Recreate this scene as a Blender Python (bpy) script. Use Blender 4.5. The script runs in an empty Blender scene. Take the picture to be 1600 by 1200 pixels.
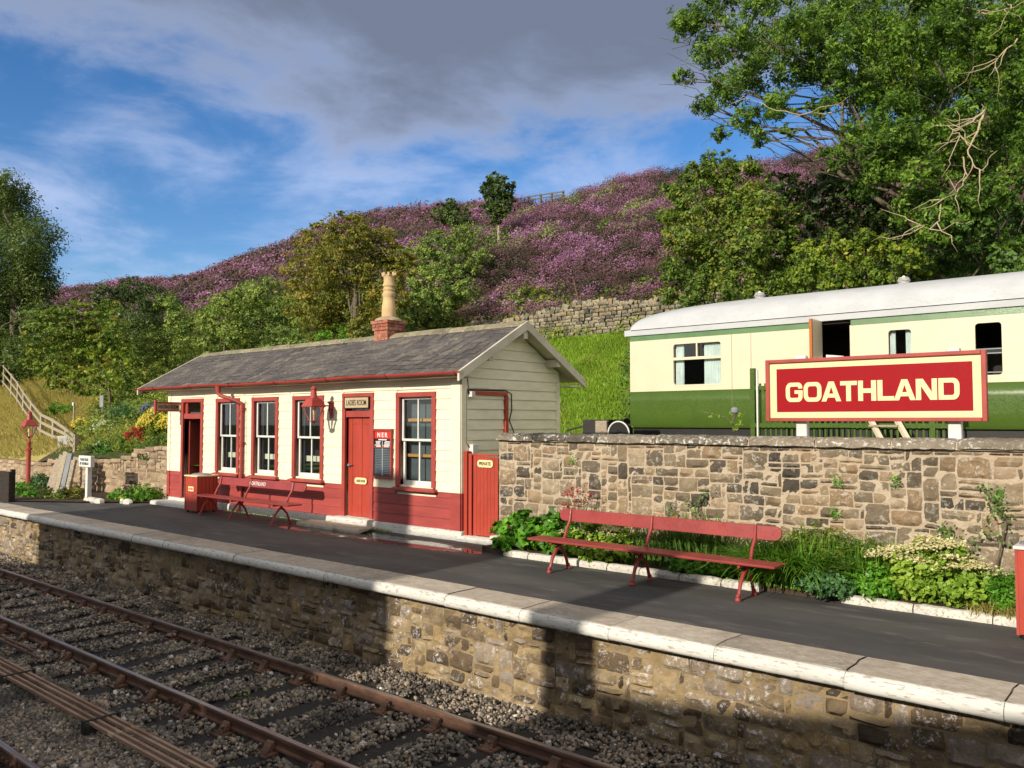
import bpy, math, random
import numpy as np
from mathutils import Vector, noise as mn
random.seed(7)
RNG = np.random.default_rng(11)
C = bpy.context.scene.collection
R = math.radians
PI = math.pi
SC = bpy.context.scene

# ---------------------------------------------------------------- camera
CAMZ = 2.14
YAW, PITCH, FPX = R(40.26), math.atan(58/1280.), 1280.
cam = bpy.data.cameras.new('camera'); camo = bpy.data.objects.new('camera', cam); C.objects.link(camo)
cam.sensor_width = 36; cam.lens = 36*FPX/1600.; cam.clip_start = .05; cam.clip_end = 3000
camo.location = (0, 0, CAMZ); camo.rotation_euler = (PI/2+PITCH, 0, YAW)
SC.camera = camo

# ---------------------------------------------------------------- world and sun
SUN_EL = R(23.5)
W = bpy.data.worlds.new('World'); SC.world = W; W.use_nodes = True
wt = W.node_tree; wt.nodes.clear()
def WN(t, **k):
    n = wt.nodes.new(t)
    for a, b in k.items(): setattr(n, a, b)
    return n
def WL(a, b): wt.links.new(a, b)
def wmath(op, a, b=None, clamp=False):
    n = WN('ShaderNodeMath', operation=op); n.use_clamp = clamp
    for i, v in enumerate((a, b)):
        if v is None: continue
        if isinstance(v, (int, float)): n.inputs[i].default_value = v
        else: WL(v, n.inputs[i])
    return n.outputs[0]
def wrange(v, a, b, c=0., d=1.):
    n = WN('ShaderNodeMapRange', interpolation_type='SMOOTHSTEP')
    WL(v, n.inputs[0])
    for i, q in enumerate((a, b, c, d)): n.inputs[1+i].default_value = q
    return n.outputs[0]
sky = WN('ShaderNodeTexSky', sky_type='NISHITA'); sky.sun_disc = False
sky.sun_elevation = SUN_EL; sky.sun_rotation = PI; sky.air_density = 1.0; sky.dust_density = .3; sky.ozone_density = 3.0
tc = WN('ShaderNodeTexCoord'); sep = WN('ShaderNodeSeparateXYZ'); WL(tc.outputs['Generated'], sep.inputs[0])
zc = wmath('MAXIMUM', sep.outputs[2], .02)
den = wmath('ADD', zc, .16)
cx = wmath('DIVIDE', sep.outputs[0], den); cy = wmath('DIVIDE', sep.outputs[1], den)
comb = WN('ShaderNodeCombineXYZ'); WL(cx, comb.inputs[0]); WL(cy, comb.inputs[1])
def wnoise(scale, det, rough, off=(0, 0, 0), dist=0.):
    mp = WN('ShaderNodeMapping'); mp.inputs['Location'].default_value = off
    WL(comb.outputs[0], mp.inputs[0])
    n = WN('ShaderNodeTexNoise'); n.inputs['Scale'].default_value = scale; n.inputs['Detail'].default_value = det
    n.inputs['Roughness'].default_value = rough; n.inputs['Distortion'].default_value = dist
    WL(mp.outputs[0], n.inputs['Vector']); return n.outputs['Fac']
n1 = wnoise(.75, 9, .55, (3.1, 1.7, 0), .15)
n2 = wnoise(2.2, 8, .6, (7.7, 2.2, 0), .3)
n3 = wnoise(.6, 3, .5, (1.2, 9.4, 0))
# dark bank: elevation (z) plus broad noise
bank = wmath('ADD', sep.outputs[2], wmath('MULTIPLY', wmath('SUBTRACT', n1, .5), .24))
bank = wmath('ADD', bank, wmath('MULTIPLY', wmath('SUBTRACT', n2, .5), .24))
bankf = wrange(bank, .315, .385)
core = wrange(bank, .35, .44)
# loose lower clouds
wis = wmath('ADD', wmath('MULTIPLY', n2, .55), wmath('MULTIPLY', n3, .5))
wis = wmath('ADD', wis, wrange(sep.outputs[2], .24, .04, 0., .075))
wisf = wmath('MULTIPLY', wrange(wis, .47, .68), .7)
def wmix(f, a, b):
    n = WN('ShaderNodeMix', data_type='RGBA')
    if isinstance(f, float): n.inputs[0].default_value = f
    else: WL(f, n.inputs[0])
    for k, v in ((6, a), (7, b)):
        if isinstance(v, tuple): n.inputs[k].default_value = v+(1,)
        else: WL(v, n.inputs[k])
    return n.outputs[2]
hs = WN('ShaderNodeHueSaturation'); hs.inputs['Saturation'].default_value = 1.28; hs.inputs['Value'].default_value = 1.08
hs.inputs['Hue'].default_value = .508
WL(sky.outputs[0], hs.inputs['Color'])
c0 = wmix(wisf, hs.outputs[0], (4.4, 5.2, 7.4))
c1 = wmix(bankf, c0, (2.4, 3.0, 4.5))
c2 = wmix(core, c1, (1.4, 1.7, 2.45))
# extra sky brightness added outside the view, to fill the gable with light
offview_fill = wrange(wmath('SUBTRACT', sep.outputs[1], wmath('MULTIPLY', sep.outputs[0], .9)), .62, -.35, 0., .85)
c2 = wmix(wmath('MULTIPLY', offview_fill, wmath('ADD', wisf, .35)), c2, (10.5, 9.7, 8.2))
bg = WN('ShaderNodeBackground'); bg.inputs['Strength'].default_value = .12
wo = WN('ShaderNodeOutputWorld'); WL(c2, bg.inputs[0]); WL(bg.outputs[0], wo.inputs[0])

sl = bpy.data.lights.new('sun', 'SUN'); sl.energy = 4.8; sl.angle = R(.53); sl.color = (1, .90, .74)
so = bpy.data.objects.new('sun', sl); C.objects.link(so)
so.rotation_euler = (PI/2-SUN_EL, 0, 0)     # light travels towards +y, away from behind the camera
SC.view_settings.view_transform = 'Standard'; SC.view_settings.look = 'None'
SC.view_settings.exposure = .14; SC.view_settings.gamma = 1

# ---------------------------------------------------------------- pixel helpers (1600 x 1200 frame)
fh = Vector((-math.sin(YAW), math.cos(YAW), 0)); rr = Vector((math.cos(YAW), math.sin(YAW), 0)); zz = Vector((0, 0, 1))
ff = fh*math.cos(PITCH)+zz*math.sin(PITCH); uu = -fh*math.sin(PITCH)+zz*math.cos(PITCH)
def ray(u, v): return ff*FPX+rr*(u-800)-uu*(v-600)
def at(u, v, y):
    d = ray(u, v); t = y/d.y; return Vector((d.x*t, y, d.z*t+CAMZ))

# ---------------------------------------------------------------- materials
def lin(c): return tuple(c)+(1,)
class Mat:
    def __init__(s, name):
        s.m = bpy.data.materials.new(name); s.m.use_nodes = True; s.t = s.m.node_tree
        s.b = s.t.nodes['Principled BSDF']; s.out = s.t.nodes['Material Output']
    def n(s, t, **k):
        q = s.t.nodes.new(t)
        for a, b in k.items(): setattr(q, a, b)
        return q
    def l(s, a, b): s.t.links.new(a, b)
    def coord(s, sc=(1, 1, 1), off=(0, 0, 0)):
        g = s.n('ShaderNodeNewGeometry') if False else s.n('ShaderNodeTexCoord')
        mp = s.n('ShaderNodeMapping'); mp.inputs['Scale'].default_value = sc; mp.inputs['Location'].default_value = off
        s.l(g.outputs['Object'], mp.inputs[0]); return mp.outputs[0]
    def noise(s, scale, det=5, rough=.55, sc=(1, 1, 1), off=(0, 0, 0), dist=0.):
        q = s.n('ShaderNodeTexNoise'); q.inputs['Scale'].default_value = scale; q.inputs['Detail'].default_value = det
        q.inputs['Roughness'].default_value = rough; q.inputs['Distortion'].default_value = dist
        s.l(s.coord(sc, off), q.inputs['Vector']); return q.outputs['Fac']
    def rng(s, v, a, b, c=0., d=1., smooth=True):
        q = s.n('ShaderNodeMapRange', interpolation_type='SMOOTHSTEP' if smooth else 'LINEAR')
        s.l(v, q.inputs[0])
        for i, w in enumerate((a, b, c, d)): q.inputs[1+i].default_value = w
        return q.outputs[0]
    def mix(s, f, a, b, bt='MIX'):
        q = s.n('ShaderNodeMix', data_type='RGBA', blend_type=bt)
        if isinstance(f, (int, float)): q.inputs[0].default_value = f
        else: s.l(f, q.inputs[0])
        for k, v in ((6, a), (7, b)):
            if isinstance(v, tuple): q.inputs[k].default_value = v+(1,)
            else: s.l(v, q.inputs[k])
        return q.outputs[2]
    def math(s, op, a, b=None):
        q = s.n('ShaderNodeMath', operation=op)
        for i, v in enumerate((a, b)):
            if v is None: continue
            if isinstance(v, (int, float)): q.inputs[i].default_value = v
            else: s.l(v, q.inputs[i])
        return q.outputs[0]
    def ramp(s, v, cols):
        q = s.n('ShaderNodeValToRGB'); e = q.color_ramp.elements
        while len(e) < len(cols): e.new(.5)
        for i, (p, c) in enumerate(cols): e[i].position = p; e[i].color = lin(c)
        s.l(v, q.inputs[0]); return q.outputs[0]
    def island(s): return s.n('ShaderNodeNewGeometry').outputs['Random Per Island']
    def attr(s, nm): q = s.n('ShaderNodeAttribute', attribute_name=nm); return q.outputs['Fac']
    def bump(s, h, st=.3, d=.01):
        q = s.n('ShaderNodeBump'); q.inputs['Strength'].default_value = st; q.inputs['Distance'].default_value = d
        s.l(h, q.inputs['Height']); s.l(q.outputs[0], s.b.inputs['Normal'])
    def col(s, c):
        if isinstance(c, tuple): s.b.inputs['Base Color'].default_value = lin(c)
        else: s.l(c, s.b.inputs['Base Color'])
    def rough(s, v):
        if isinstance(v, (int, float)): s.b.inputs['Roughness'].default_value = v
        else: s.l(v, s.b.inputs['Roughness'])
    def spec(s, v): s.b.inputs['Specular IOR Level'].default_value = v

def paint(name, c, rough=.4, wear=.25, dirt=(.12, .10, .08), bump=.12, streak=(1, 1, 1), var=.78, wt=.60):
    m = Mat(name); n = m.noise(2.2, 6, .6, streak); n2 = m.noise(30, 4, .6, streak)
    d = tuple(x*var for x in c)
    col = m.mix(m.rng(n, .35, .7), c, d)
    col = m.mix(m.math('MULTIPLY', m.rng(n2, wt, wt+.13), wear), col, dirt)
    m.col(col); m.rough(m.rng(n2, .3, .7, rough-.08, rough+.15)); m.bump(n2, bump, .004); m.spec(.4)
    return m.m
def wood(name, c1, c2, sc=(1, 1, 12)):
    m = Mat(name); n = m.noise(6, 6, .65, sc)
    m.col(m.mix(m.rng(n, .3, .7), c1, c2)); m.rough(.75); m.bump(n, .4, .006); m.spec(.2); return m.m
RED = paint('red_gloss_paint', (.40, .052, .030), .45, .35, (.2, .08, .05), .15, (1, 1, .4))
BANDRED = paint('dull_red_boarding', (.36, .058, .050), .55, .45, (.16, .07, .055), .2, (.35, 1, 2), .72)
TRIM = paint('red_trim_paint', (.37, .060, .047), .45)
BENCHRED = paint('bench_red_paint', (.29, .044, .042), .38, .45, (.12, .05, .04), .2, wt=.56)
CREAM = paint('cream_boarding', (.82, .755, .57), .55, .22, (.34, .29, .20), .15, (.35, 1, 3), .88)
WHITE = paint('white_paint', (.70, .70, .67), .45, .25, (.3, .28, .25))
WHITEWASH = paint('white_masonry_paint', (.62, .615, .58), .75, .75, (.27, .235, .185), .6, (.35, 1, 1.4), .86, wt=.53)
BARGE = paint('bargeboard_paint', (.62, .56, .45), .55, .3, (.25, .22, .18))
GREENP = paint('coach_green', (.058, .108, .016), .28, .03, var=.9)
CREAMP = paint('coach_cream', (.66, .57, .42), .33, .02, var=.94, bump=.04)
BANDGR = paint('coach_band_green', (.09, .19, .075), .35, .1)
SIGNRED = paint('sign_red', (.29, .004, .009), .5, .0, var=.97, bump=0.)
SIGNRED.node_tree.nodes['Principled BSDF'].inputs['Specular IOR Level'].default_value = .15
TANBOARD = paint('tan_sign_board', (.50, .39, .25), .6, .3)
SIGNCREAM = paint('sign_cream', (.80, .66, .36), .4, .05, var=.93, bump=.05)
ROOFW = paint('coach_roof_white', (.46, .475, .50), .55, .5, (.30, .30, .30), .15, (.5, 1, 1), .86)
IRON = paint('dark_iron', (.03, .028, .028), .6, .3, (.1, .06, .04))
SLATEGREY = paint('grey_metal', (.25, .26, .27), .5)
BLACK = paint('black_paint', (.012, .012, .012), .5)
PAPERW = paint('white_print', (.75, .75, .75), .6, .1)
POSTERRED = paint('poster_red', (.75, .03, .02), .4, .05)
POSTERBLUE = paint('poster_slate', (.035, .06, .085), .35, .1)
OLDWOOD = wood('weathered_wood', (.20, .16, .12), (.42, .36, .28))
FENCEWOOD = wood('fence_wood', (.24, .20, .14), (.42, .36, .26))
DARKWOOD = wood('dark_wood', (.018, .014, .012), (.05, .04, .032))
SHELF = wood('varnished_wood', (.45, .2, .05), (.6, .3, .09))
DOORWOOD = wood('door_edge_wood', (.35, .10, .03), (.5, .17, .05))
INTER = paint('dark_interior', (.03, .022, .018), .8)
CURTAIN = paint('white_curtain', (.75, .76, .74), .8, .05)
BLIND = paint('grey_blind', (.10, .11, .12), .8, .1)
POT = paint('buff_terracotta', (.58, .42, .22), .7, .5, (.25, .16, .09), .3)
RUBBLEW = paint('white_painted_stone', (.60, .58, .53), .8, .85, (.26, .21, .15), .6, wt=.52)

def glass(name='window_glass', tint=(.9, .95, .95)):
    m = Mat(name); m.t.nodes.remove(m.b)
    tr = m.n('ShaderNodeBsdfTransparent'); tr.inputs[0].default_value = lin(tint)
    gl = m.n('ShaderNodeBsdfGlossy'); gl.inputs['Roughness'].default_value = .02
    fr = m.n('ShaderNodeLayerWeight'); fr.inputs[0].default_value = .5
    f = m.math('ADD', m.math('MULTIPLY', m.math('POWER', fr.outputs['Facing'], 4.), .8), .045)
    mx = m.n('ShaderNodeMixShader'); m.l(f, mx.inputs[0]); m.l(tr.outputs[0], mx.inputs[1]); m.l(gl.outputs[0], mx.inputs[2])
    m.l(mx.outputs[0], m.out.inputs[0]); return m.m
GLASS = glass()

def stone(name, cols, mort=False, lichen=.0, lcol=(.6, .6, .55), stain=.0, scol=(.03, .028, .025), bscale=28, bst=.8, big=1.3):
    m = Mat(name); isl = m.island()
    c = m.ramp(isl, cols)
    n = m.noise(9, 8, .65); c = m.mix(m.rng(n, .3, .75, 0, .75), c, m.mix(.5, c, (.33, .24, .14), 'MULTIPLY'))
    nb = m.noise(big, 5, .6, (1, 1, 1.4), (4, 2, 1))
    if stain: c = m.mix(m.math('MULTIPLY', m.rng(nb, .5, .68), stain), c, scol)
    if lichen:
        nl = m.noise(16, 9, .75, (1, 1, 1), (9, 3, 5)); nm = m.noise(2.1, 3, .5, (1, 1, 1), (2, 8, 5))
        k = m.math('MULTIPLY', m.rng(nl, .52, .60), m.rng(nm, .38, .6)); c = m.mix(m.math('MULTIPLY', k, lichen), c, lcol)
    m.col(c); m.rough(.9); m.spec(.2)
    m.bump(m.math('ADD', m.noise(bscale, 8, .7), m.math('MULTIPLY', m.noise(7, 4, .5), 1.5)), bst, .02)
    return m.m
WALLSTONE = stone('rubble_sandstone', [(0, (.075, .064, .052)), (.16, (.14, .115, .085)), (.42, (.22, .175, .12)), (.62, (.30, .24, .16)), (.8, (.27, .185, .11)), (1, (.38, .31, .22))], lichen=.5, stain=.55, big=1.0)
MORTAR = stone('lime_mortar', [(0, (.48, .40, .30)), (1, (.50, .42, .32))], stain=.35, scol=(.42, .30, .20), bst=.9)
COPESTONE = stone('lichened_coping', [(0, (.09, .08, .066)), (.5, (.18, .155, .12)), (1, (.27, .23, .18))], lichen=1., lcol=(.60, .60, .56), stain=.92, scol=(.022, .021, .02), big=.55)
PLATSTONE = stone('platform_sandstone', [(0, (.075, .06, .045)), (.22, (.17, .125, .08)), (.42, (.30, .235, .15)), (.58, (.40, .32, .20)), (.72, (.36, .26, .13)), (.86, (.33, .29, .25)), (1, (.22, .165, .12))], lichen=1., lcol=(.56, .53, .52), stain=.45, scol=(.045, .035, .028), bst=1., big=1.7)
PLATMORT = stone('platform_mortar', [(0, (.30, .23, .13)), (1, (.34, .26, .15))], stain=.6, scol=(.06, .045, .03))
EDGESTONE = stone('coping_flag', [(0, (.40, .35, .29)), (.5, (.47, .41, .34)), (1, (.54, .48, .40))], stain=.3, scol=(.14, .12, .10), lichen=.3, bst=.5)
DRYSTONE = stone('drystone', [(0, (.12, .11, .085)), (.4, (.25, .22, .16)), (.7, (.34, .30, .22)), (1, (.30, .22, .12))], lichen=.5, stain=.4)
LEFTSTONE = stone('garden_wall_stone', [(0, (.26, .18, .12)), (.5, (.40, .30, .20)), (1, (.48, .38, .27))], lichen=.3, stain=.25)
SLATE = stone('roof_slate', [(0, (.085, .08, .084)), (.45, (.11, .102, .104)), (.85, (.135, .124, .122)), (1, (.18, .165, .145))], lichen=.35, lcol=(.42, .38, .28), stain=.2, bst=.35)
RIDGE = stone('ridge_stone', [(0, (.20, .19, .13)), (1, (.32, .28, .19))], lichen=.7, lcol=(.45, .45, .30), stain=.4)
BRICK = stone('chimney_brick', [(0, (.28, .09, .06)), (.5, (.42, .14, .09)), (1, (.48, .22, .15))], lichen=.3, stain=.2)

def asphalt():
    m = Mat('asphalt'); n = m.noise(1.1, 6, .6, (.35, 1.2, 1)); f = m.noise(160, 3, .7); st = m.noise(2.6, 7, .7, (.4, 1.6, 1), (3, 1, 0))
    c = m.mix(m.rng(n, .35, .7), (.032, .031, .033), (.056, .054, .053))
    c = m.mix(m.rng(st, .53, .68, 0, .65), c, (.15, .145, .135))
    c = m.mix(m.rng(f, .5, .7, 0, .6), c, (.15, .148, .14)); pt_ = m.noise(.45, 4, .55, (1, 2.2, 1), (7, 5, 0)); c = m.mix(m.rng(pt_, .46, .56, 0, .45), c, (.085, .08, .074))
    # standing water near the ladies room door and damp film on the shaded asphalt
    g = m.n('ShaderNodeTexCoord'); sp = m.n('ShaderNodeSeparateXYZ'); m.l(g.outputs['Object'], sp.inputs[0])
    def blob(cx, cy, rx, ry):
        a = m.math('DIVIDE', m.math('SUBTRACT', sp.outputs[0], cx), rx); b = m.math('DIVIDE', m.math('SUBTRACT', sp.outputs[1], cy), ry)
        return m.math('SUBTRACT', 1., m.math('SQRT', m.math('ADD', m.math('MULTIPLY', a, a), m.math('MULTIPLY', b, b))))
    w = m.math('MAXIMUM', m.math('MAXIMUM', blob(-12.6, 10.05, 1.7, .42), blob(-10.7, 9.9, 1.5, .36)), m.math('MAXIMUM', blob(-9.5, 9.9, .5, .12), blob(-13.9, 9.75, .7, .14)))
    w = m.math('ADD', w, m.math('MULTIPLY', m.math('SUBTRACT', m.noise(3.2, 5, .6), .5), 1.5))
    wet = m.rng(w, .08, .26); damp = m.rng(w, -.55, .1)
    c = m.mix(m.math('MULTIPLY', damp, .55), c, (.012, .011, .012)); m.col(c)
    ro = m.math('MULTIPLY', m.math('SUBTRACT', 1., wet), m.math('SUBTRACT', .78, m.math('MULTIPLY', damp, .33)))
    m.rough(m.math('ADD', ro, .02)); m.spec(.5)
    q = m.n('ShaderNodeBump'); q.inputs['Distance'].default_value = .006
    m.l(m.math('SUBTRACT', .7, m.math('MULTIPLY', wet, .69)), q.inputs['Strength'])
    m.l(m.math('ADD', f, m.math('MULTIPLY', n, .6)), q.inputs['Height']); m.l(q.outputs[0], m.b.inputs['Normal'])
    return m.m
ASPHALT = asphalt()
def rust():
    m = Mat('rusty_steel'); n = m.noise(8, 7, .65, (.4, 1, 1)); m.col(m.ramp(n, [(.3, (.05, .028, .020)), (.5, (.12, .060, .038)), (.75, (.21, .115, .070))]))
    m.rough(.8); m.bump(m.noise(60, 4, .7), .4, .004); return m.m
RUST = rust()
def polished():
    m = Mat('rail_head'); n = m.noise(5, 5, .6, (.2, 3, 1)); m.col(m.mix(m.rng(n, .4, .65), (.50, .42, .37), (.30, .2, .15)))
    m.b.inputs['Metallic'].default_value = .75; m.rough(.38); return m.m
RAILTOP = polished()
def basic(name, c1, c2, scale=4, rough=.9, bs=.5, bd=.02, bscale=30):
    m = Mat(name); n = m.noise(scale, 7, .6); m.col(m.mix(m.rng(n, .3, .7), c1, c2)); m.rough(rough); m.bump(m.noise(bscale, 6, .65), bs, bd); m.spec(.2); return m.m
SLEEPER = wood('tarred_sleeper', (.018, .016, .015), (.055, .048, .042), (1, 10, 1))
BED = basic('ballast_base', (.045, .040, .036), (.10, .09, .08), 3, bscale=60, bd=.03)
SOIL = basic('soil', (.045, .03, .02), (.10, .07, .045), 5, bscale=40, bd=.04)
GROUND = basic('far_ground', (.05, .07, .025), (.09, .10, .04), .3)
def ballast():
    m = Mat('ballast_stone'); c = m.ramp(m.island(), [(0, (.06, .052, .045)), (.4, (.17, .145, .12)), (.75, (.30, .26, .21)), (.93, (.36, .25, .16)), (1, (.62, .59, .55))])
    nb = m.noise(.9, 4, .6, (1, 1, 1)); c = m.mix(m.rng(nb, .50, .66, 0, .8), c, (.035, .033, .03)); m.col(c); m.rough(.85); return m.m
BALLAST = ballast()

def leaf(name, cols, trans=.35, rough=.5, clump=.5, gain=1.):
    cols = [(p, tuple(min(.85, x*gain) for x in c)) for p, c in cols]
    if gain != 1.: cols = [(p, (c[0]*1.22, c[1]*1.12, c[2]*.8)) for p, c in cols]
    m = Mat(name); a = m.attr('cv'); isl = m.island()
    f = m.math('ADD', m.math('MULTIPLY', a, clump), m.math('MULTIPLY', isl, 1-clump))
    c = m.ramp(f, cols); m.col(c); m.rough(rough); m.spec(.3)
    tl = m.n('ShaderNodeBsdfTranslucent'); m.l(m.mix(.5, c, (1, 1, .5), 'MULTIPLY') if False else c, tl.inputs[0])
    mx = m.n('ShaderNodeMixShader'); mx.inputs[0].default_value = trans
    m.l(m.b.outputs[0], mx.inputs[1]); m.l(tl.outputs[0], mx.inputs[2]); m.l(mx.outputs[0], m.out.inputs[0]); return m.m
def G(a, b, c, d): return [(.08, a), (.38, b), (.65, c), (.95, d)]
L_ASH = leaf('ash_leaves', G((.02, .05, .012), (.05, .11, .02), (.10, .20, .032), (.18, .28, .05)), .42, gain=1.35)
L_IVY = leaf('shrub_leaves', G((.016, .038, .012), (.035, .08, .02), (.06, .12, .028), (.10, .18, .04)), .3, gain=1.6)
L_GOLD = leaf('golden_hawthorn_leaves', G((.045, .06, .016), (.09, .115, .025), (.15, .16, .032), (.23, .16, .04)), .35, gain=1.45)
L_HAW = leaf('hawthorn_leaves', G((.03, .055, .014), (.06, .11, .022), (.10, .17, .03), (.17, .15, .04)), .35, gain=1.6)
L_YEL = leaf('yellow_green_leaves', G((.05, .10, .018), (.10, .18, .028), (.17, .26, .038), (.28, .32, .055)), .4, gain=1.2)
L_GORSE = leaf('gorse_foliage', G((.022, .045, .014), (.05, .085, .022), (.085, .13, .033), (.12, .16, .045)), .2, gain=2.3)
L_DARK = leaf('dark_foliage', G((.012, .026, .010), (.024, .046, .016), (.04, .07, .022), (.06, .10, .03)), .25, gain=1.7)
L_WILLOW = leaf('willow_leaves', G((.028, .052, .018), (.055, .10, .028), (.09, .15, .045), (.15, .20, .08)), .35, gain=1.15)
L_BRIGHT = leaf('bright_green_leaves', G((.05, .13, .012), (.10, .24, .02), (.16, .34, .03), (.22, .42, .05)), .35)
L_BERG = leaf('broad_green_leaves', G((.025, .09, .012), (.05, .16, .018), (.09, .25, .03), (.15, .33, .05)), .3, .35, gain=1.3)
L_SEDUM = leaf('sedum_leaves', G((.08, .16, .02), (.15, .28, .04), (.22, .36, .06), (.30, .42, .10)), .3, gain=1.15)
L_GRASS = leaf('grass_blades', G((.13, .20, .02), (.22, .36, .03), (.31, .48, .045), (.46, .50, .12)), .4)
L_DRY = leaf('dry_grass_blades', G((.28, .26, .07), (.42, .36, .11), (.52, .45, .15), (.32, .40, .08)), .35)
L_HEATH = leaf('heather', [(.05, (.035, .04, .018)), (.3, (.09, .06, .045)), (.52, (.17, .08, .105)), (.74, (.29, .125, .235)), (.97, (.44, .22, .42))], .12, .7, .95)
L_UNDER = leaf('undergrowth', G((.03, .055, .014), (.06, .10, .02), (.11, .15, .03), (.17, .16, .05)), .3, .6, .65, gain=2.)
L_BLUE = leaf('blue_green_leaves', G((.02, .06, .03), (.04, .10, .05), (.06, .15, .07), (.10, .2, .1)), .25, gain=1.5)
F_CREAM = leaf('cream_flowers', G((.45, .42, .18), (.6, .55, .28), (.7, .64, .36), (.75, .7, .45)), .2)
F_ORANGE = leaf('orange_flowers', G((.6, .12, .02), (.7, .18, .03), (.75, .25, .04), (.8, .35, .05)), .3)
F_RED = leaf('red_flowers', G((.3, .02, .02), (.42, .03, .03), (.5, .05, .04), (.55, .1, .05)), .3)
F_YELLOW = leaf('yellow_flowers', G((.5, .36, .03), (.65, .5, .05), (.75, .6, .08), (.6, .6, .1)), .3)
F_WHITE = leaf('white_flowers', G((.6, .6, .6), (.7, .7, .7), (.75, .75, .72), (.8, .8, .8)), .3)
F_PURPLE = leaf('purple_flowers', G((.12, .07, .3), (.2, .12, .42), (.25, .16, .5), (.3, .22, .5)), .3)
F_PINK = leaf('pink_seedheads', G((.3, .12, .12), (.38, .2, .18), (.45, .28, .24), (.5, .36, .3)), .3)
BARK = wood('bark', (.06, .048, .035), (.19, .155, .11), (3, 3, 1))
DEADWOOD = wood('pale_dead_wood', (.30, .24, .15), (.46, .38, .25), (3, 3, 1))

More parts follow.
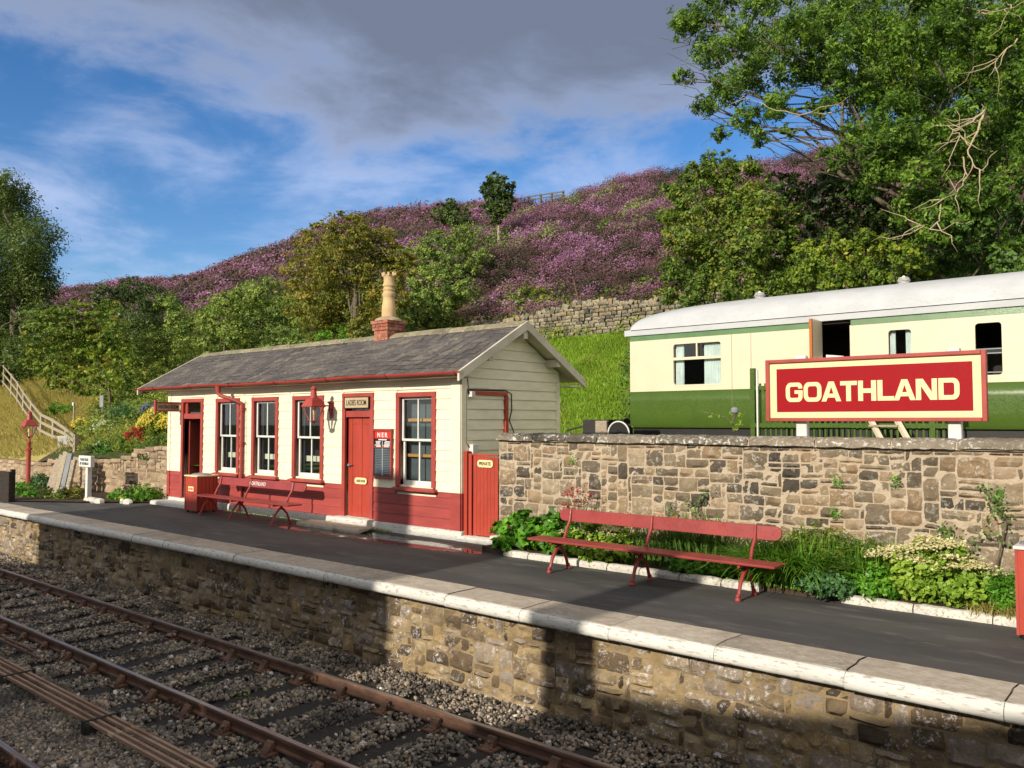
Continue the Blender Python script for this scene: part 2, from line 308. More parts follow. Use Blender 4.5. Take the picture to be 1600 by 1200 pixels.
# ---------------------------------------------------------------- mesh helpers
ROOT = {}      # object -> world position of its root empty
class MB:
    def __init__(s): s.v = []; s.f = []; s.mi = []; s.cur = 0
    def add(s, vs, fs):
        o = len(s.v); s.v += [tuple(p) for p in vs]; s.f += [tuple(o+i for i in f) for f in fs]; s.mi += [s.cur]*len(fs); return s
    def box(s, x0, x1, y0, y1, z0, z1):
        return s.add([(x0, y0, z0), (x1, y0, z0), (x1, y1, z0), (x0, y1, z0), (x0, y0, z1), (x1, y0, z1), (x1, y1, z1), (x0, y1, z1)],
                     [(0, 3, 2, 1), (4, 5, 6, 7), (0, 1, 5, 4), (1, 2, 6, 5), (2, 3, 7, 6), (3, 0, 4, 7)])
    def bar(s, a, b, w, d, up=(0, 0, 1)):
        a = Vector(a); b = Vector(b); t = (b-a).normalized(); up = Vector(up)
        if abs(t.dot(up)) > .98: up = Vector((0, 1, 0))
        sx = t.cross(up).normalized()*w/2; sy = sx.cross(t).normalized()*d/2
        vs = [a-sx-sy, a+sx-sy, a+sx+sy, a-sx+sy, b-sx-sy, b+sx-sy, b+sx+sy, b-sx+sy]
        return s.add(vs, [(0, 3, 2, 1), (4, 5, 6, 7), (0, 1, 5, 4), (1, 2, 6, 5), (2, 3, 7, 6), (3, 0, 4, 7)])
    def tube(s, pts, rad, n=8, cap=True):
        pts = [Vector(p) for p in pts]
        if not isinstance(rad, (list, tuple)): rad = [rad]*len(pts)
        o = len(s.v); prev = None
        for i, p in enumerate(pts):
            t = (pts[min(i+1, len(pts)-1)]-pts[max(i-1, 0)]).normalized()
            if prev is None:
                ref = Vector((0, 0, 1)) if abs(t.z) < .9 else Vector((1, 0, 0)); x = t.cross(ref).normalized()
            else:
                x = (prev-t*prev.dot(t)).normalized()
            prev = x; y = t.cross(x)
            for k in range(n):
                a = 2*PI*k/n; s.v.append(tuple(p+(x*math.cos(a)+y*math.sin(a))*rad[i]))
        for i in range(len(pts)-1):
            for k in range(n):
                s.f.append((o+i*n+k, o+i*n+(k+1) % n, o+(i+1)*n+(k+1) % n, o+(i+1)*n+k)); s.mi.append(s.cur)
        if cap:
            s.f.append(tuple(o+k for k in range(n))[::-1]); s.mi.append(s.cur)
            m = o+(len(pts)-1)*n; s.f.append(tuple(m+k for k in range(n))); s.mi.append(s.cur)
        return s
    def lathe(s, c, prof, n=16, sx=1., sy=1.):
        o = len(s.v)
        for r, z in prof:
            for k in range(n):
                a = 2*PI*(k+.5)/n; s.v.append((c[0]+r*math.cos(a)*sx, c[1]+r*math.sin(a)*sy, c[2]+z))
        for i in range(len(prof)-1):
            for k in range(n): s.f.append((o+i*n+k, o+i*n+(k+1) % n, o+(i+1)*n+(k+1) % n, o+(i+1)*n+k)); s.mi.append(s.cur)
        s.f.append(tuple(o+k for k in range(n))[::-1]); s.mi.append(s.cur)
        m = o+(len(prof)-1)*n; s.f.append(tuple(m+k for k in range(n))); s.mi.append(s.cur)
        return s
    def prism(s, poly, a, b, axis='x'):
        """poly of 2-D points extruded between a and b along axis"""
        def P(q, t): return (t, q[0], q[1]) if axis == 'x' else ((q[0], t, q[1]) if axis == 'y' else (q[0], q[1], t))
        n = len(poly); vs = [P(q, a) for q in poly]+[P(q, b) for q in poly]
        fs = [tuple(range(n))[::-1], tuple(range(n, 2*n))]+[(i, (i+1) % n, n+(i+1) % n, n+i) for i in range(n)]
        return s.add(vs, fs)
    def build(s, name, mats, parent=None, smooth=False, bevel=0, loc=None):
        me = bpy.data.meshes.new(name)
        off = Vector((0, 0, 0))
        if parent is not None: off = ROOT[parent]
        elif loc is not None: off = Vector(loc)
        me.from_pydata([(p[0]-off.x, p[1]-off.y, p[2]-off.z) for p in s.v], [], s.f)
        if not isinstance(mats, (list, tuple)): mats = [mats]
        for m in mats: me.materials.append(m)
        me.polygons.foreach_set('material_index', s.mi)
        if smooth: me.polygons.foreach_set('use_smooth', [True]*len(s.f))
        me.update()
        o = bpy.data.objects.new(name, me); C.objects.link(o)
        if parent is not None: o.parent = parent; ROOT[o] = off
        else: o.location = off; ROOT[o] = off
        if bevel:
            b = o.modifiers.new('bevel', 'BEVEL'); b.width = bevel; b.segments = 2; b.limit_method = 'ANGLE'; b.angle_limit = R(40)
            if smooth is False: pass
        if smooth == 'auto':
            me.polygons.foreach_set('use_smooth', [True]*len(s.f)); me.set_sharp_from_angle(angle=R(38))
        return o
def tag(o, label=None, cat=None, group=None, kind=None):
    if label: o['label'] = label
    if cat: o['category'] = cat
    if group: o['group'] = group
    if kind: o['kind'] = kind
    return o
def thing(name, label, cat, loc=(0, 0, 0), group=None):
    o = bpy.data.objects.new(name, None); C.objects.link(o); o.location = loc; o.empty_display_size = .2
    ROOT[o] = Vector(loc); return tag(o, label, cat, group)
def kids(o): return [c for c in bpy.data.objects if c.parent == o]
def copy_tree(o, parent=None):
    c = o.copy(); C.objects.link(c)
    if parent: c.parent = parent
    for ch in kids(o): copy_tree(ch, c)
    return c
def curve_mesh(name, splines, thick, mat, parent, org, xdir=(1, 0, 0), ydir=(0, 0, 1), bevel=0., loc=None):
    """flat filled shape (outer + holes, lists of 2-D points) made a thin solid; org = world origin of the 2-D plane"""
    cu = bpy.data.curves.new(name, 'CURVE'); cu.dimensions = '2D'; cu.fill_mode = 'BOTH'; cu.extrude = thick/2; cu.bevel_depth = bevel
    for sp in splines:
        q = cu.splines.new('POLY'); q.points.add(len(sp)-1)
        for i, p in enumerate(sp): q.points[i].co = (p[0], p[1], 0, 1)
        q.use_cyclic_u = True
    return _from_curve(name, cu, mat, parent, org, xdir, ydir, loc)
def _from_curve(name, cu, mat, parent, org, xdir, ydir, loc=None):
    o = bpy.data.objects.new(name, cu); C.objects.link(o)
    dg = bpy.context.evaluated_depsgraph_get(); dg.update()
    me = bpy.data.meshes.new_from_object(o.evaluated_get(dg)); bpy.data.objects.remove(o); bpy.data.curves.remove(cu)
    xd = Vector(xdir); yd = Vector(ydir); zd = xd.cross(yd); org = Vector(org)
    off = ROOT[parent] if parent is not None else Vector(loc if loc is not None else (0, 0, 0))
    for v in me.vertices: v.co = org+xd*v.co.x+yd*v.co.y+zd*v.co.z-off
    me.materials.clear(); me.materials.append(mat); me.name = name
    r = bpy.data.objects.new(name, me); C.objects.link(r); ROOT[r] = off
    if parent is not None: r.parent = parent
    else: r.location = off
    return r
def text(name, s, width, height, mat, parent, org, xdir=(1, 0, 0), ydir=(0, 0, 1), bold=.012, thick=.004, spacing=1.):
    cu = bpy.data.curves.new(name, 'FONT'); cu.body = s; cu.size = 1; cu.align_x = 'CENTER'; cu.align_y = 'CENTER'; cu.offset = bold; cu.space_character = spacing
    o = bpy.data.objects.new('tmp', cu); C.objects.link(o); bpy.context.view_layer.update()
    w, h = o.dimensions.x, o.dimensions.y; bpy.data.objects.remove(o)
    cu.size = 1; k = width/w; ky = height/h; cu.extrude = thick/2
    xd = Vector(xdir)*k; yd = Vector(ydir)*ky
    o = bpy.data.objects.new(name, cu); C.objects.link(o)
    dg = bpy.context.evaluated_depsgraph_get(); dg.update()
    me = bpy.data.meshes.new_from_object(o.evaluated_get(dg)); bpy.data.objects.remove(o); bpy.data.curves.remove(cu)
    xs = [v.co.x for v in me.vertices]; ys = [v.co.y for v in me.vertices]; mx = (min(xs)+max(xs))/2; my = (min(ys)+max(ys))/2
    zd = Vector(xdir).cross(Vector(ydir)); org = Vector(org); off = ROOT[parent]
    for v in me.vertices: v.co = org+xd*(v.co.x-mx)+yd*(v.co.y-my)+zd*v.co.z-off
    me.materials.clear(); me.materials.append(mat); me.name = name
    r = bpy.data.objects.new(name, me); C.objects.link(r); r.parent = parent; ROOT[r] = off
    return r
def rrect(x0, x1, y0, y1, r, n=5):
    p = []
    for cx, cy, a in ((x1-r, y1-r, 0), (x0+r, y1-r, 90), (x0+r, y0+r, 180), (x1-r, y0+r, 270)):
        for i in range(n+1): t = R(a+90*i/n); p.append((cx+r*math.cos(t), cy+r*math.sin(t)))
    return p
def rect(x0, x1, y0, y1): return [(x0, y0), (x1, y0), (x1, y1), (x0, y1)]

# ---------------------------------------------------------------- leaf clouds (numpy)
def unit(a): return a/np.maximum(np.linalg.norm(a, axis=1, keepdims=True), 1e-9)
def cards(name, P, N, size, aspect, mat, cv, parent=None, loc=(0, 0, 0), shape='leaf', kind=None, T=None):
    """many small leaf faces, four corners each, at P facing N"""
    n = len(P); off = np.array(ROOT[parent] if parent is not None else loc, float)
    if T is None: T = RNG.normal(size=(n, 3))
    T = unit(T-N*np.sum(T*N, axis=1, keepdims=True)); B = np.cross(N, T)
    s = (size*RNG.uniform(.6, 1.35, n))[:, None]
    P = P-off
    V = np.empty((n, 4, 3))
    if shape == 'leaf':
        V[:, 0] = P-T*s*.5; V[:, 1] = P+B*s*aspect*.5+T*s*.05; V[:, 2] = P+T*s*.5+N*s*.08; V[:, 3] = P-B*s*aspect*.5+T*s*.05
    else:   # blade: P is the root, T the growing direction
        V[:, 0] = P-B*s*aspect*.5; V[:, 1] = P+B*s*aspect*.5
        V[:, 2] = P+T*s*.62+B*s*aspect*.38+N*s*.06; V[:, 3] = P+T*s+N*s*.30
    me = bpy.data.meshes.new(name); me.vertices.add(n*4); me.vertices.foreach_set('co', V.reshape(-1).astype(np.float32))
    me.loops.add(n*4); me.loops.foreach_set('vertex_index', np.arange(n*4, dtype=np.int32))
    me.polygons.add(n); me.polygons.foreach_set('loop_start', np.arange(0, n*4, 4, dtype=np.int32))
    me.update(calc_edges=True)
    at_ = me.attributes.new('cv', 'FLOAT', 'POINT'); at_.data.foreach_set('value', np.repeat(cv, 4).astype(np.float32))
    me.materials.append(mat)
    o = bpy.data.objects.new(name, me); C.objects.link(o)
    if parent is not None: o.parent = parent; ROOT[o] = Vector(off)
    else: o.location = off; ROOT[o] = Vector(off)
    if kind: o['kind'] = kind
    return o
def cloud(clumps, density=26, per=34, sub=.30, shell=.45, flat=.0, up=.35):
    """clumps (cx,cy,cz,rx,ry,rz): sprays of leaves spread through each clump; returns P,N,cv"""
    Ps = []; Ns = []; cvs = []
    for c in clumps:
        c = list(c); ctr = np.array(c[:3]); rad = np.array(c[3:6] if len(c) >= 6 else [c[3]]*3)
        k = max(6, int(density*rad[0]*rad[1]*rad[2]**.5/(max(rad.mean(), .2)**.5)))
        d = unit(RNG.normal(size=(k, 3))); r = RNG.uniform(shell**3, 1, (k, 1))**(1/3.)
        r *= RNG.uniform(.78, 1.22, (k, 1)) if rad.mean() > .5 else RNG.uniform(.82, 1.12, (k, 1))
        S = ctr+d*r*rad; base = RNG.uniform(0, 1)
        cvk = np.clip(.5+.34*RNG.normal(size=k)+.6*(base-.5), 0, 1)
        sr = sub*rad.mean()*RNG.uniform(.35, 1.25, (k, 1))*(.85 if rad.mean() > .5 else 1.)
        n = k*per; idx = np.repeat(np.arange(k), per)
        L = RNG.normal(size=(n, 3))*.5; L[:, 2] *= (1-flat)*.8
        Ps.append(S[idx]+L*sr[idx]); nn = unit(d[idx]*.8+RNG.normal(size=(n, 3))*.6+np.array([0, 0, up])); Ns.append(nn); cvs.append(cvk[idx])
    return np.concatenate(Ps), np.concatenate(Ns), np.concatenate(cvs)
def wander(a, b, n=6, amp=.12, sag=0.):
    a = Vector(a); b = Vector(b); L = (b-a).length; pts = []
    for i in range(n+1):
        t = i/n; p = a.lerp(b, t); w = math.sin(PI*t)
        p += Vector((random.uniform(-1, 1), random.uniform(-1, 1), random.uniform(-1, 1)))*amp*L*.35*(w+.15*(0 < i < n)); p.z += sag*L*w
        pts.append(p)
    return pts
def branch_mb(base, fork, targets, r0, twigs=4, tr=.9, rlimb=None):
    mb = MB(); pts = wander(base, fork, 5, .06); rs = [r0*(1-.35*i/5) for i in range(6)]
    rs[0] *= 1.25; mb.tube(pts, rs, 9)
    mains = []; big = len(targets) > 14
    for ti, t in enumerate(sorted(targets, key=lambda q: ((q[0]*7.13+q[2]*3.7) % 1)) if big else targets):
        T = Vector(t[:3]); st = Vector(base).lerp(Vector(fork), random.uniform(.55, 1.)); sub_ = big and ti > len(targets)*.28
        if sub_: st = min((p_ for ml in mains for p_ in ml[2:6]), key=lambda p_: (p_-T).length+.35*(p_-st).length)
        L = (T-st).length
        rl = (rlimb or r0*.42)*min(1.2, .45+L/12)*(.6 if sub_ else 1.15); p = wander(st, T, 7, .22, .07); mains += [] if sub_ else [p]; mb.tube(p, [rl*(1-.8*i/7) for i in range(8)], 6)
        for k in range(twigs):
            i = random.randint(3, 7); q = p[i]; rad = t[3] if len(t) > 3 else 1.
            e = T+Vector((random.gauss(0, 1), random.gauss(0, 1), random.gauss(0, .7)))*rad*tr*.75
            w = wander(q, e, 4, .25); mb.tube(w, [rl*.22*(1-.75*j/4)+.004 for j in range(5)], 4)
    return mb

# ---------------------------------------------------------------- terrain
def sm(a, b, x): t = np.clip((x-a)/(b-a), 0, 1); return t*t*(3-2*t)
RX = [-400, -220, -145, -121, -102, -87, -75, -64, -55, -47, -41, -36, -30.6, -19, 40]
RZ = [18., 21., 23.6, 22.5, 20.6, 21.6, 23.1, 23.3, 22.2, 21., 20.6, 20.9, 20.5, 19.9, 19.]
def terr(x, y):
    x = np.asarray(x, float); y = np.asarray(y, float); Rz = np.interp(x, RX, RZ)
    a = np.interp(y, [10.8, 19.5, 22, 30.2, 31.6, 36], [1.0, 1.02, 1.75, 5.85, 6.5, 9.6])
    t = np.clip((y-36)/19, 0, 1); a = np.where(y > 36, 9.6+(Rz-9.6)*(t**.92), a)
    b = np.interp(y, [10.8, 11.6, 14, 20, 31], [1.0, 1.5, 2.3, 3.9, 8.2]); t2 = np.clip((y-31)/24, 0, 1)
    b = np.where(y > 31, 8.2+(Rz-8.2)*(t2**.95), b)
    b = b-np.clip((-x-27)/8, 0, 1)*np.clip((19-y)/9, 0, 1)*.75
    xb = np.where(y < 15, -20.95, np.interp(y, [15, 17, 22, 30], [-21, -23, -28, -31])); wd = np.where(y < 15, .25, 3.5)
    w = sm(-wd, wd, xb-x)
    z = a*(1-w)+b*w
    z = z-np.clip((y-57)/60, 0, 1)*4
    return z
def terr1(x, y): return float(terr(x, y))+.35*max(0., min(1., (y-30)/8))*(mn.noise(Vector((x*.11, y*.11, 0))))*1.6
def hit(u, v, y0=11.):
    d = ray(u, v)
    if d.z/d.y < -.3: return at(u, v, y0)
    y = y0
    while y < 90:
        p = at(u, v, y)
        if p.z <= terr1(p.x, p.y)+.02: return p
        y += .1
    return at(u, v, 55)
def grid_obj(name, xs, ys, f, mat, zone=None):
    nx, ny = len(xs), len(ys); X, Y = np.meshgrid(xs, ys); vs = [(float(a), float(b), f(float(a), float(b))) for a, b in zip(X.ravel(), Y.ravel())]
    fs = [(j*nx+i, j*nx+i+1, (j+1)*nx+i+1, (j+1)*nx+i) for j in range(ny-1) for i in range(nx-1)]
    me = bpy.data.meshes.new(name); me.from_pydata(vs, [], fs); me.materials.append(mat); me.polygons.foreach_set('use_smooth', [True]*len(fs))
    if zone is not None:
        a = me.attributes.new('zone', 'FLOAT', 'POINT'); a.data.foreach_set('value', [zone(v[0], v[1]) for v in vs])
    o = bpy.data.objects.new(name, me); C.objects.link(o); return o
def hillmat():
    m = Mat('hillside_soil'); z = m.attr('zone'); n = m.noise(.5, 7, .6); f = m.noise(5, 6, .65)
    g = m.mix(m.rng(f, .3, .7), (.08, .15, .02), (.16, .27, .035)); g = m.mix(m.rng(n, .55, .72, 0, .7), g, (.22, .16, .07))
    h = m.mix(m.rng(f, .3, .7), (.05, .03, .025), (.12, .06, .07)); u = m.mix(m.rng(f, .3, .7), (.03, .045, .014), (.08, .09, .03))
    d = m.mix(m.rng(f, .3, .7), (.30, .25, .09), (.40, .34, .12))
    c = m.mix(m.rng(z, .25, .45), g, u); c = m.mix(m.rng(z, .75, 1.), c, h); c = m.mix(m.rng(z, 1.5, 2.), c, d)
    m.col(c); m.rough(.95); m.bump(f, .6, .15); m.spec(.1); return m.m
def zone(x, y):
    if x < -29 and y < 30: 
        return 2.0 if (y < 24 and x < -30) else .5
    if y > 31.5 or (x < -60 and y > 40): return 1.0
    if x > -29 and x < -20.9 and y < 16: return .5
    if x > -27 and y < 31.5: return 0.
    return .5
xs = np.concatenate([np.linspace(-420, -80, 60), np.linspace(-78, -19, 120), np.linspace(-18.5, 30, 60)])
ys = np.concatenate([np.linspace(10.86, 22, 32), np.linspace(22.6, 60, 72), np.linspace(64, 220, 20)])
tag(grid_obj('hillside', xs, ys, terr1, hillmat(), zone), kind='structure')
g = MB(); g.add([(-900, -400, -1.6), (900, -400, -1.6), (900, 1500, -1.6), (-900, 1500, -1.6)], [(0, 1, 2, 3)]); tag(g.build('ground', GROUND), kind='structure')
def bedz(x, y):
    z = -1.16+.02*mn.noise(Vector((x*1.3, y*1.3, 0)))
    return z-.05*max(0, min(1, (y-6.9)/.4))
tag(grid_obj('track_bed', np.linspace(-70, 14, 240), np.linspace(-1.0, 7.6, 44), bedz, BED), kind='structure')
b = MB(); b.box(-80, 14, 7.5, 10.95, -1.5, -.02); o = b.build('platform', ASPHALT); tag(o, kind='structure')
# asphalt top sheet, gently uneven
tag(grid_obj('platform_surface', np.linspace(-80, 14, 300), np.linspace(7.80, 10.95, 14), lambda x, y: .0+.004*mn.noise(Vector((x*.8, y*.8, 0))), ASPHALT), kind='structure')

# ---------------------------------------------------------------- masonry
def rubble(x0, x1, z0, z1, face, cw, ch, maxw, maxh, gap=.014, depth=.035, seed=1, warp=.03, ny=-1, rough=.012, res=.05, top=None, minw=1):
    """random squared rubble: every stone a separately bulged block standing proud of its mortar bed (in the xz plane, looking along y)"""
    rnd = random.Random(seed); W_ = int((x1-x0)/cw); H_ = int(round((z1-z0)/ch)); used = [[False]*W_ for _ in range(H_)]; mb = MB()
    cw = (x1-x0)/W_; ch = (z1-z0)/H_
    def wp(x, z):
        edge = min(1, (z-z0)/.12, (z1-z)/.12) if True else 1; edge = max(0, edge)
        return (x+warp*.8*mn.noise(Vector((x*2.1, z*5.5, seed))), z+warp*edge*mn.noise(Vector((x*1.3, z*2.2, seed+7.3)))*1.2)
    for j in range(H_):
        for i in range(W_):
            if used[j][i]: continue
            hmax = min(maxh, H_-j); h = min(hmax, rnd.choice([1, 1, 2, 2, 2, 2, 3, 3, 4][:2+maxh*2])); w = rnd.randint(max(minw, h), max(maxw, minw, h)); w = min(w, W_-i)
            while w > 1 and any(used[j][i+k] for k in range(w)): w -= 1
            while h > 1 and any(used[j+q][i+k] for q in range(h) for k in range(w)): h -= 1
            for q in range(h):
                for k in range(w): used[j+q][i+k] = True
            g = gap*rnd.uniform(.6, 1.7); g2 = gap*rnd.uniform(.6, 1.7)
            ax, bx = x0+i*cw+g, x0+(i+w)*cw-g2; az, bz = z0+j*ch+g, z0+(j+h)*ch-g2
            if bx-ax < .02 or bz-az < .015: continue
            if top is not None and az > top((ax+bx)/2): continue
            nx = max(2, int((bx-ax)/res)); nz = max(2, int((bz-az)/res)); dd = depth*rnd.uniform(.55, 1.3); tx = rnd.uniform(-.25, .25); tz = rnd.uniform(-.3, .3); o = len(mb.v)
            sh = [rnd.uniform(-.1, .1) for _ in range(4)]
            for b_ in range(nz+1):
                for a in range(nx+1):
                    u = a/nx; v = b_/nz; e = min(u, 1-u)*(bx-ax); e2 = min(v, 1-v)*(bz-az); cr = .018
                    k = min(1, e/cr)*min(1, e2/cr); k = k**.5
                    rx = (u-.5)*(1-.02*abs(2*v-1)**4); rz = (v-.5)*(1-.03*abs(2*u-1)**4)
                    x = (ax+bx)/2+rx*(bx-ax)+sh[0]*.12*(v-.5)*(bx-ax); z = (az+bz)/2+rz*(bz-az)+sh[1]*.18*(u-.5)*(bz-az)
                    X, Z = wp(x, z)
                    d = dd*k*(1+tx*(u-.5)+tz*(v-.5)) + k*rough*mn.fractal(Vector((X*9, Z*9, seed*3.1)), 1., 2., 3)
                    mb.v.append((X, face+ny*d, Z))
            for b_ in range(nz):
                for a in range(nx):
                    q = o+b_*(nx+1)+a; f = (q, q+1, q+nx+2, q+nx+1)
                    mb.f.append(f if ny < 0 else f[::-1]); mb.mi.append(0)
            # rim down into the mortar
            ring = [o+a for a in range(nx+1)]+[o+b_*(nx+1)+nx for b_ in range(1, nz+1)]+[o+nz*(nx+1)+a for a in range(nx-1, -1, -1)]+[o+b_*(nx+1) for b_ in range(nz-1, 0, -1)]
            m = len(mb.v)
            for r_ in ring: p = mb.v[r_]; mb.v.append((p[0], p[1]-ny*.03, p[2]))
            L = len(ring)
            for k in range(L): f = (ring[k], m+k, m+(k+1) % L, ring[(k+1) % L]); mb.f.append(f if ny < 0 else f[::-1]); mb.mi.append(0)
    return mb
def mortar(x0, x1, z0, z1, y0, y1, ny=-1, amp=.012, res=.05):
    mb = MB(); nx = int((x1-x0)/res); nz = max(2, int((z1-z0)/res)); o = 0
    for j in range(nz+1):
        for i in range(nx+1):
            x = x0+(x1-x0)*i/nx; z = z0+(z1-z0)*j/nz; mb.v.append((x, y0+ny*amp*mn.fractal(Vector((x*8, z*8, 2)), 1, 2, 3), z))
    for j in range(nz):
        for i in range(nx): q = j*(nx+1)+i; mb.f.append((q, q+1, q+nx+2, q+nx+1) if ny < 0 else (q+nx+1, q+nx+2, q+1, q)); mb.mi.append(0)
    e = .004; mb.box(x0+e, x1-e, min(y0-ny*.03, y1), max(y0-ny*.03, y1), z0, z1-.002)
    return mb
# platform edge wall
pw = thing('platform_wall', 'long rubble stone platform wall rising from the ballast beside the track', 'wall', (-6, 7.5, -1.25))
mortar(-40, 3, -1.3, -.135, 7.47, 7.62, res=.09).build('mortar', PLATMORT, pw, smooth=True)
rubble(-40, 3, -1.3, -.135, 7.47, .07, .083, 6, 3, gap=.0065, depth=.03, seed=5, warp=.028, res=.045, rough=.06, minw=3).build('stone_face', PLATSTONE, pw, smooth='auto')
cp = MB(); wb = MB(); rnd = random.Random(4); x = -1.245+1.19*3
while x > -42:
    w = 1.19+rnd.uniform(-.05, .05)*(1 if x < -9 else .3); a, b_ = x-w+.008, x-.008; dz = rnd.uniform(-.004, .004); dy = rnd.uniform(-.008, .008)
    # flag top
    nx = 12; rows = [7.25, 7.38, 7.52, 7.66, 7.81+rnd.uniform(-.01, .01)]; o = len(cp.v)
    for yy in rows:
        for i in range(nx+1):
            xx = a+(b_-a)*i/nx; jj = .008*mn.noise(Vector((xx*4, yy*4, 3))) if 0 < i < nx else .02*mn.noise(Vector((yy*8, xx, 3)))
            ez = 0
            cp.v.append((xx+(jj if i in (0, nx) else 0), yy+dy*0, .012+dz+.003*mn.noise(Vector((xx*5, yy*7, 1)))+ez))
    for j in range(len(rows)-1):
        for i in range(nx): q = o+j*(nx+1)+i; cp.f.append((q, q+1, q+nx+2, q+nx+1)); cp.mi.append(0)
    cp.box(a+.003, b_-.003, 7.26, 7.80, -.13, -.01)
    prof = [(7.262, .014), (7.24, .002), (7.215, -.012), (7.20, -.035), (7.193, -.065), (7.196, -.10), (7.212, -.125), (7.25, -.136), (7.48, -.138)]
    o = len(wb.v); nx = 16
    for (yy, z) in prof:
        for i in range(nx+1):
            xx = a-.006+(b_-a+.012)*i/nx; nn = .0045*mn.fractal(Vector((xx*3, z*9, 5)), 1, 2, 3); ed = .006*max(0, 1-min(i, nx-i)/1.)
            wb.v.append((xx, yy+dy+nn+ed, z+dz-ed*.7+nn*.5))
    for j in range(len(prof)-1):
        for i in range(nx): q = o+j*(nx+1)+i; wb.f.append((q, q+nx+1, q+nx+2, q+1)); wb.mi.append(0)
    x -= w
cp.build('coping', EDGESTONE, pw, smooth='auto'); wb.build('white_nosing', WHITEWASH, pw, smooth=True)
jn = MB(); jn.box(-42, 3, 7.25, 7.815, -.125, -.012); jn.build('joint_filling', SOIL, pw)

# big retaining wall with coping
RWX0, RWX1, RWY = -9.42, 6.0, 10.78
rw = thing('retaining_wall', 'tall rubble sandstone retaining wall behind the planted bed', 'wall', (-4, 10.9, 0))
mortar(RWX0, RWX1, -.05, 1.80, RWY, RWY+.42, amp=.016, res=.045).build('mortar', MORTAR, rw, smooth=True)
rubble(RWX0+.01, RWX1, .0, 1.80, RWY, .062, .068, 6, 4, gap=.0085, depth=.026, seed=12, warp=.026, rough=.03, res=.04, minw=3).build('stone_face', WALLSTONE, rw, smooth='auto')
cb = MB(); rnd = random.Random(9); x = RWX0-.03; n = 0
while x < RWX1:
    w = rnd.uniform(.62, 1.05); a, b_ = x+.01, x+w-.012; ts = rnd.uniform(-.008, .008); o = len(cb.v); nx = 14; k = 11
    for i in range(nx+1):
        xx = a+(b_-a)*i/nx; en = .02*(1 if i in (0, nx) else 0)
        for j in range(k):
            th = PI*j/(k-1); yy = RWY+.15-(.235-en)*math.cos(th)*(1 if th < PI/2 else 1.1); z = 1.812+ts+(.125-en)*math.sin(th)**.55
            q = mn.fractal(Vector((xx*7, yy*7, z*7)), 1, 2, 4)*.014; cb.v.append((xx, yy-q, z+q))
    for i in range(nx):
        for j in range(k-1): q = o+i*k+j; cb.f.append((q, q+k, q+k+1, q+1)); cb.mi.append(0)
        cb.f.append((o+i*k, o+i*k+k-1, o+(i+1)*k+k-1, o+(i+1)*k)); cb.mi.append(0)
    cb.f.append(tuple(o+j for j in range(k))); cb.mi.append(0); m = o+nx*k; cb.f.append(tuple(m+j for j in range(k))[::-1]); cb.mi.append(0)
    x += w
cb.build('coping', COPESTONE, rw, smooth='auto')
jb = MB(); jb.prism([(RWY-.05, 1.80), (RWY+.34, 1.80), (RWY+.3, 1.89), (RWY+.15, 1.925), (RWY-.01, 1.89)], RWX0, RWX1); jb.build('coping_joint', MORTAR, rw)

# left garden wall
LEFTMORT = stone('garden_mortar', [(0, (.34, .27, .19)), (1, (.38, .30, .21))], stain=.5, scol=(.10, .08, .05))
lw = thing('garden_wall', 'low pale rubble garden wall left of the station building', 'wall', (-24, 10.8, 0))
ltop = lambda x: .95+.45*sm(-24.6, -21.5, x)-.25*sm(-27.5, -29.5, x)
mortar(-60, -20.95, -.05, .72, 10.80, 11.1, amp=.02, res=.08).build('mortar', LEFTMORT, lw, smooth=True)
mortar(-26.8, -24.9, .7, .92, 10.82, 11.1, amp=.02, res=.08).build('mortar', LEFTMORT, lw, smooth=True)
mortar(-24.9, -20.95, .7, 1.0, 10.82, 11.1, amp=.02, res=.08).build('mortar', LEFTMORT, lw, smooth=True)
mortar(-23.2, -20.95, .95, 1.36, 10.82, 11.1, amp=.02, res=.08).build('mortar', LEFTMORT, lw, smooth=True)
rubble(-60, -20.95, 0, 1.45, 10.80, .09, .09, 5, 3, gap=.014, depth=.04, seed=21, warp=.035, rough=.04, res=.06, top=lambda x: float(ltop(x))-.06).build('stone_face', LEFTSTONE, lw, smooth='auto')
lc = MB(); rnd = random.Random(3); x = -60.
while x < -21.2:
    w = rnd.uniform(.35, .7); z = float(ltop(x+w/2)); lc.bar((x, 10.95, z+rnd.uniform(-.02, .02)), (x+w-.02, 10.95, z+rnd.uniform(-.02, .03)), .42, .12); x += w
lc.build('coping', LEFTSTONE, lw, bevel=.03)

# ---------------------------------------------------------------- station building
BX0, BX1, BY0, BY1 = -20.95, -10.25, 10.7, 13.6
RIDY, RIDZ, EAVZ = 12.15, 4.02, 3.03
sb = thing('station_building', 'single storey cream and red weatherboarded station building with slate roof', 'building', (-15.6, 10.7, 0))
BAND = .84
